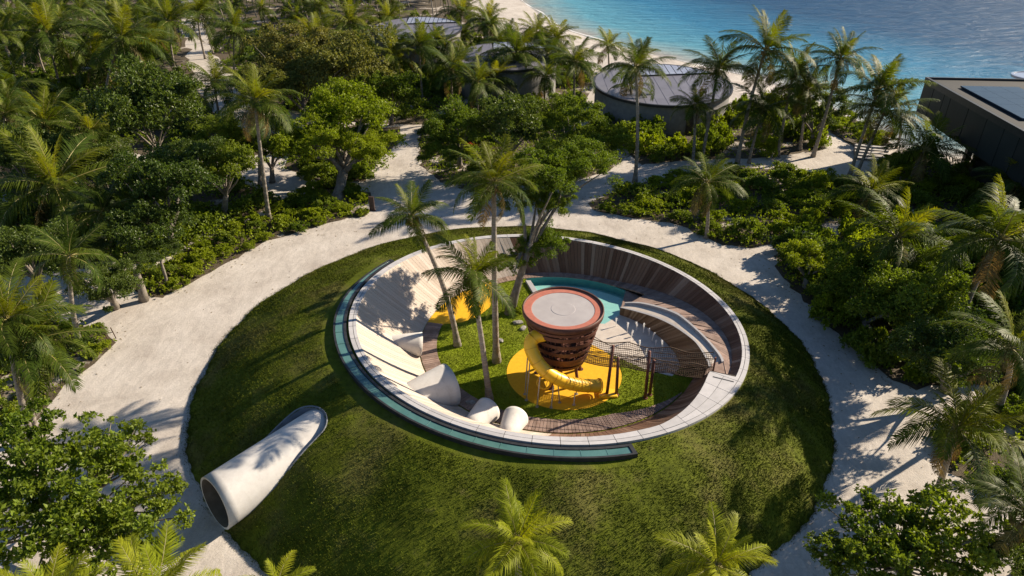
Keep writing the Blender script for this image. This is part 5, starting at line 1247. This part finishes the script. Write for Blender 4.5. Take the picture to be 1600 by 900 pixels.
for bi, q in enumerate((((-80, -60), (268, -60), (292, 60), (300, 130), (360, 200), (420, 240), (330, 250), (200, 240), (60, 300), (-80, 330)), ((318, -60), (745, -60), (735, 20), (800, 60), (930, 110), (900, 196), (640, 196), (560, 190), (470, 182), (395, 160), (335, 90)), ((-80, 330), (60, 305), (200, 250), (330, 262), (400, 300), (430, 320), (250, 405), (100, 425), (-80, 440)), ((440, 210), (560, 195), (630, 200), (600, 245), (570, 285), (500, 285), (450, 260)))):
    structure(poly_sheet('grove_floor', wobble(px(*q), 2.5, .6, 50 + bi), .0025 + .0004 * bi, M['litter']))
gs = [((-60, 60), (250, 60), (330, 260), (200, 380), (0, 420), (-60, 420)), ((330, 90), (560, 60), (640, 150), (470, 180), (380, 150)), ((440, 215), (600, 210), (575, 290), (500, 285))]
for gi, (q, nn, lb) in enumerate(zip(gs, (58, 26, 12), ('dark shrub of the undergrowth below the left grove palms', 'green shrub of the undergrowth round the wide olive tree', 'green shrub at the foot of the pale barked tree'))):
    pts = scatter(px(*q), 2.6, rgv); rgv.shuffle(pts)
    gk = ('left grove undergrowth', 'olive tree undergrowth', 'undergrowth of the pale barked tree')[gi]
    for p in pts[:nn]: r_ = rgv.uniform(1.3, 2.3); mk_ = ('leaf_dark', 'leaf', 'leaf')[rgv.integers(3)]; shrub(p, r_, mk_, int(rgv.integers(4)), rgv.uniform(0, 6.28), '%s%s shrub in %s, %s' % ('large ' if r_ > 1.85 else 'small ' if r_ < 1.5 else '', CW[mk_], {'left grove undergrowth': 'the left grove', 'olive tree undergrowth': 'the top centre grove', 'undergrowth of the pale barked tree': 'the low undergrowth'}[gk], where(p, gk)), gk, rgv.uniform(.8, 1.2)); NSHR += 1

# ------------------------------------------------------------------ broadleaf trees
tree((850, 262), (795, 490), 72, 'broadleaf tree with a pale trunk inside the bowl, its crown reaching over the back rim', h=6.6, v=1, mk='leaf', r0=.22, limbs=3, crowns=[((858, 280), 8.0, 62, 1), ((915, 260), 7.9, 56, 0), ((862, 318), 6.2, 38, 1), ((806, 312), 6.6, 40, 3), ((850, 386), 3.6, 44, 2), ((800, 412), 3.0, 34, 5)])
tree((545, 195), (525, 315), 92, 'big pale barked tree with a bright green crown beside the path junction', h=4.8, v=0, mk='leaf_bright', r0=.42, crowns=[((545, 190), 4.8, 88, 0), ((492, 232), 3.8, 64, 2), ((578, 238), 3.4, 48, 1)])
tree((500, 120), (480, 205), 105, 'wide olive brown tree with a feathery crown, top centre left', h=4.6, v=3, mk='leaf_olive', crowns=[((465, 105), 4.6, 88, 3), ((552, 122), 4.6, 86, 2), ((430, 140), 3.8, 62, 1)])
tree((240, 180), (240, 262), 90, 'dark round leafy tree in the left grove', h=5.2, v=2, mk='leaf_dark')
tree((262, 300), (265, 395), 86, 'dark glossy tree with thin pale limbs left of the long curved palm', h=4.8, v=1, mk='leaf_dark', crowns=[((262, 288), 4.8, 88, 1), ((232, 360), 3.2, 64, 4), ((312, 250), 4.6, 56, 0)])
tree((352, 262), (350, 338), 56, 'thin forked tree with bare pale limbs between the dark tree and the curved palm', h=4.2, v=4, mk='leaf', limbs=12)
tree((422, 232), (425, 285), 46, 'green tree right behind the long curved palm on the left', h=3.2, v=1, mk='leaf')
tree((40, 250), (45, 310), 62, 'dark tree behind the large dark palm at the left edge', h=3.6, v=2, mk='leaf_dark')
tree((165, 265), (168, 320), 56, 'dark low tree between the large dark palm and the dark glossy tree', h=3.2, v=3, mk='leaf_dark')
tree((610, 150), (612, 195), 58, 'green tree on the right flank of the wide olive tree', h=3.4, v=0, mk='leaf')
tree((345, 215), (350, 270), 50, 'green tree at the lower end of the far left path', h=4, v=0, mk='leaf')
tree((130, 770), (110, 905), 150, 'near leafy tree with open pale branches filling the bottom left', h=3.4, v=4, mk='leaf', limbs=22, r0=.16, crowns=[((115, 745), 3.2, 108, 5), ((212, 808), 2.6, 88, 5), ((60, 835), 3.0, 118, 5), ((165, 865), 2.6, 96, 5), ((15, 710), 3.4, 100, 5), ((182, 702), 2.9, 62, 5)])
tree((1420, 840), (1420, 905), 118, 'leafy tree over the sand at the bottom right', h=2.6, v=4, mk='leaf', limbs=18, r0=.15, crowns=[((1370, 835), 2.6, 84, 5), ((1470, 850), 2.6, 100, 5), ((1410, 900), 2.2, 96, 5), ((1330, 870), 2.4, 54, 5)])
tree((1595, 880), (1595, 930), 62, 'dark leafy tree in the bottom right corner', h=2.6, v=0, mk='leaf_dark')
tree((715, 205), (720, 262), 62, 'leafy tree on the left of the centre bed', h=4.0, v=2, mk='leaf', crowns=[((715, 205), 4, 58, 2), ((690, 240), 2.6, 42, 0)])
tree((800, 195), (800, 262), 72, 'dense dark tree in the middle of the centre bed', h=4.4, v=0, mk='leaf_dark')
tree((900, 212), (895, 270), 72, 'dense leafy tree on the right of the centre bed', h=4.0, v=3, mk='leaf', crowns=[((890, 200), 4.0, 70, 3), ((945, 225), 3.2, 48, 1), ((880, 255), 2.6, 50, 2)])
tree((1375, 470), (1370, 540), 92, 'mass of glossy leaves overhanging the shaded path, left side of the right bed', h=2.6, v=1, mk='leaf', crowns=[((1340, 440), 2.4, 76, 1), ((1410, 490), 2.8, 84, 2), ((1455, 440), 2.6, 70, 0)])
tree((1480, 560), (1480, 610), 76, 'dark glossy tree above the yellowish palm, right bed', h=3.2, v=2, mk='leaf_dark')
tree((1275, 175), (1270, 225), 54, 'leafy tree below the lone leaning palm', h=3.4, v=3, mk='leaf_dark')
tree((1262, 405), (1262, 450), 44, 'small bright tree at the near corner of the right bed', h=1.8, v=4, mk='leaf_bright')
tree((50, 400), (60, 455), 66, 'dark tree at the left edge behind the path corner palms', h=3.6, v=0, mk='leaf_dark')
tree((170, 450), (180, 480), 52, 'dark low tree beside the thick pale trunk on the left path border', h=2.6, v=1, mk='leaf_dark')
for (a, b_, lb) in (((225, 470), (213, 425), 'thick pale bare tree trunk at the corner of the left path border'), ((262, 450), (250, 402), 'thin pale leaning tree stem in the left path border'), ((160, 452), (136, 402), 'leaning pale tree stem behind the left sand patch')):
    p = g(*a, 0); t_ = g(*b_, 2.2) - p; o = empty('tree_stem', tuple(p), lb, 'tree'); mb = MB(); k = .24 if a[0] == 225 else .10
    mb.tube([(0, 0, -.1), t_ * .4 + Vector((.05, 0, 0)), t_ * .75, t_], [k * 1.4, k, k * .9, k * .7], 9, jit=.1, rnd=RND); mb.build('trunk', M['bark'], o, True)
    f = link(bpy.data.objects.new('crown', tree_me(4, 'leaf_dark')), o); f.location = t_ + Vector((0, .4, .3)); f.scale = (1.5, 1.5, 1.0)
p = g(793, 486, 0); tagp(shrub((p.x + .5, p.y - .2), .55, 'leaf_bright', 3, 0.4, 'bright yellow-green young plant at the foot of the bowl tree', None), None)
p = g(738, 232, 0); fl = empty('flowering_shrub', (p.x, p.y, 0), 'shrub with orange red leaves at the front of the centre bed', 'shrub')
f = link(bpy.data.objects.new('foliage', mesh_np('foliage', SHR[1][0] * .75, SHR[1][1], [M['flower']])), fl)
print('SHRUBS', NSHR, 'PALMS', NPALM[0])

# fallen leaves and twigs on the sand beside the beds
rg = np.random.default_rng(77); Cs = []
for B in BEDS[:7]:
    poly = np.array(px(*B['px'])); nx_ = np.roll(poly, -1, 0)
    for a, b_ in zip(poly, nx_):
        L_ = np.hypot(*(b_ - a)); k = int(L_ * 9); t = rg.uniform(0, 1, (k, 1)); Cs.append(a + (b_ - a) * t + rg.normal(0, .75, (k, 2)))
C = np.concatenate(Cs); C = np.vstack([C, np.c_[rg.uniform(-20, 24, 900), rg.uniform(16, 60, 900)]])
keep = np.hypot(C[:, 0] - BC.x, C[:, 1] - BC.y) > BR + .15; C = C[keep]
V, T = rosettes(np.c_[C, np.full(len(C), .02)], np.tile([0, 0, .02], (len(C), 1)), .13, rg, 1, .2); V[:, 2] = .012 + np.abs(V[:, 2] - .02) * .3
stuff(link(bpy.data.objects.new('leaf_litter', mesh_np('leaf_litter', V, T, [M['frond_old']]))))
# things that would share a label are told apart by their order across the view
def view_x(o):
    p = o.matrix_world.translation if o.parent else o.location; cp, sp_ = math.cos(PITCH), math.sin(PITCH)
    return p[0] / max(.1, p[1] * cp - (p[2] - CAM_H) * sp_)
by = {}
for o in list(COL.objects):
    if o.parent is None and o.get('label'): by.setdefault(o['label'], []).append(o)
ORD = ['second', 'third', 'fourth', 'fifth', 'sixth', 'seventh', 'eighth', 'ninth', 'tenth']
for lb, lst in by.items():
    n = len(lst)
    if n < 2: continue
    lst.sort(key=view_x)
    for i, o in enumerate(lst):
        if n == 2: sfx = 'left one' if i == 0 else 'right one'
        elif i == 0: sfx = 'leftmost'
        elif i == n - 1: sfx = 'rightmost'
        elif n == 3: sfx = 'middle one'
        else: sfx = ORD[i - 1] + ' from left'
        t_ = lb + ', ' + sfx
        if len(t_.replace(',', ' ').split()) > 16: t_ = t_.replace('large ', '', 1).replace('small ', '', 1)
        o['label'] = t_
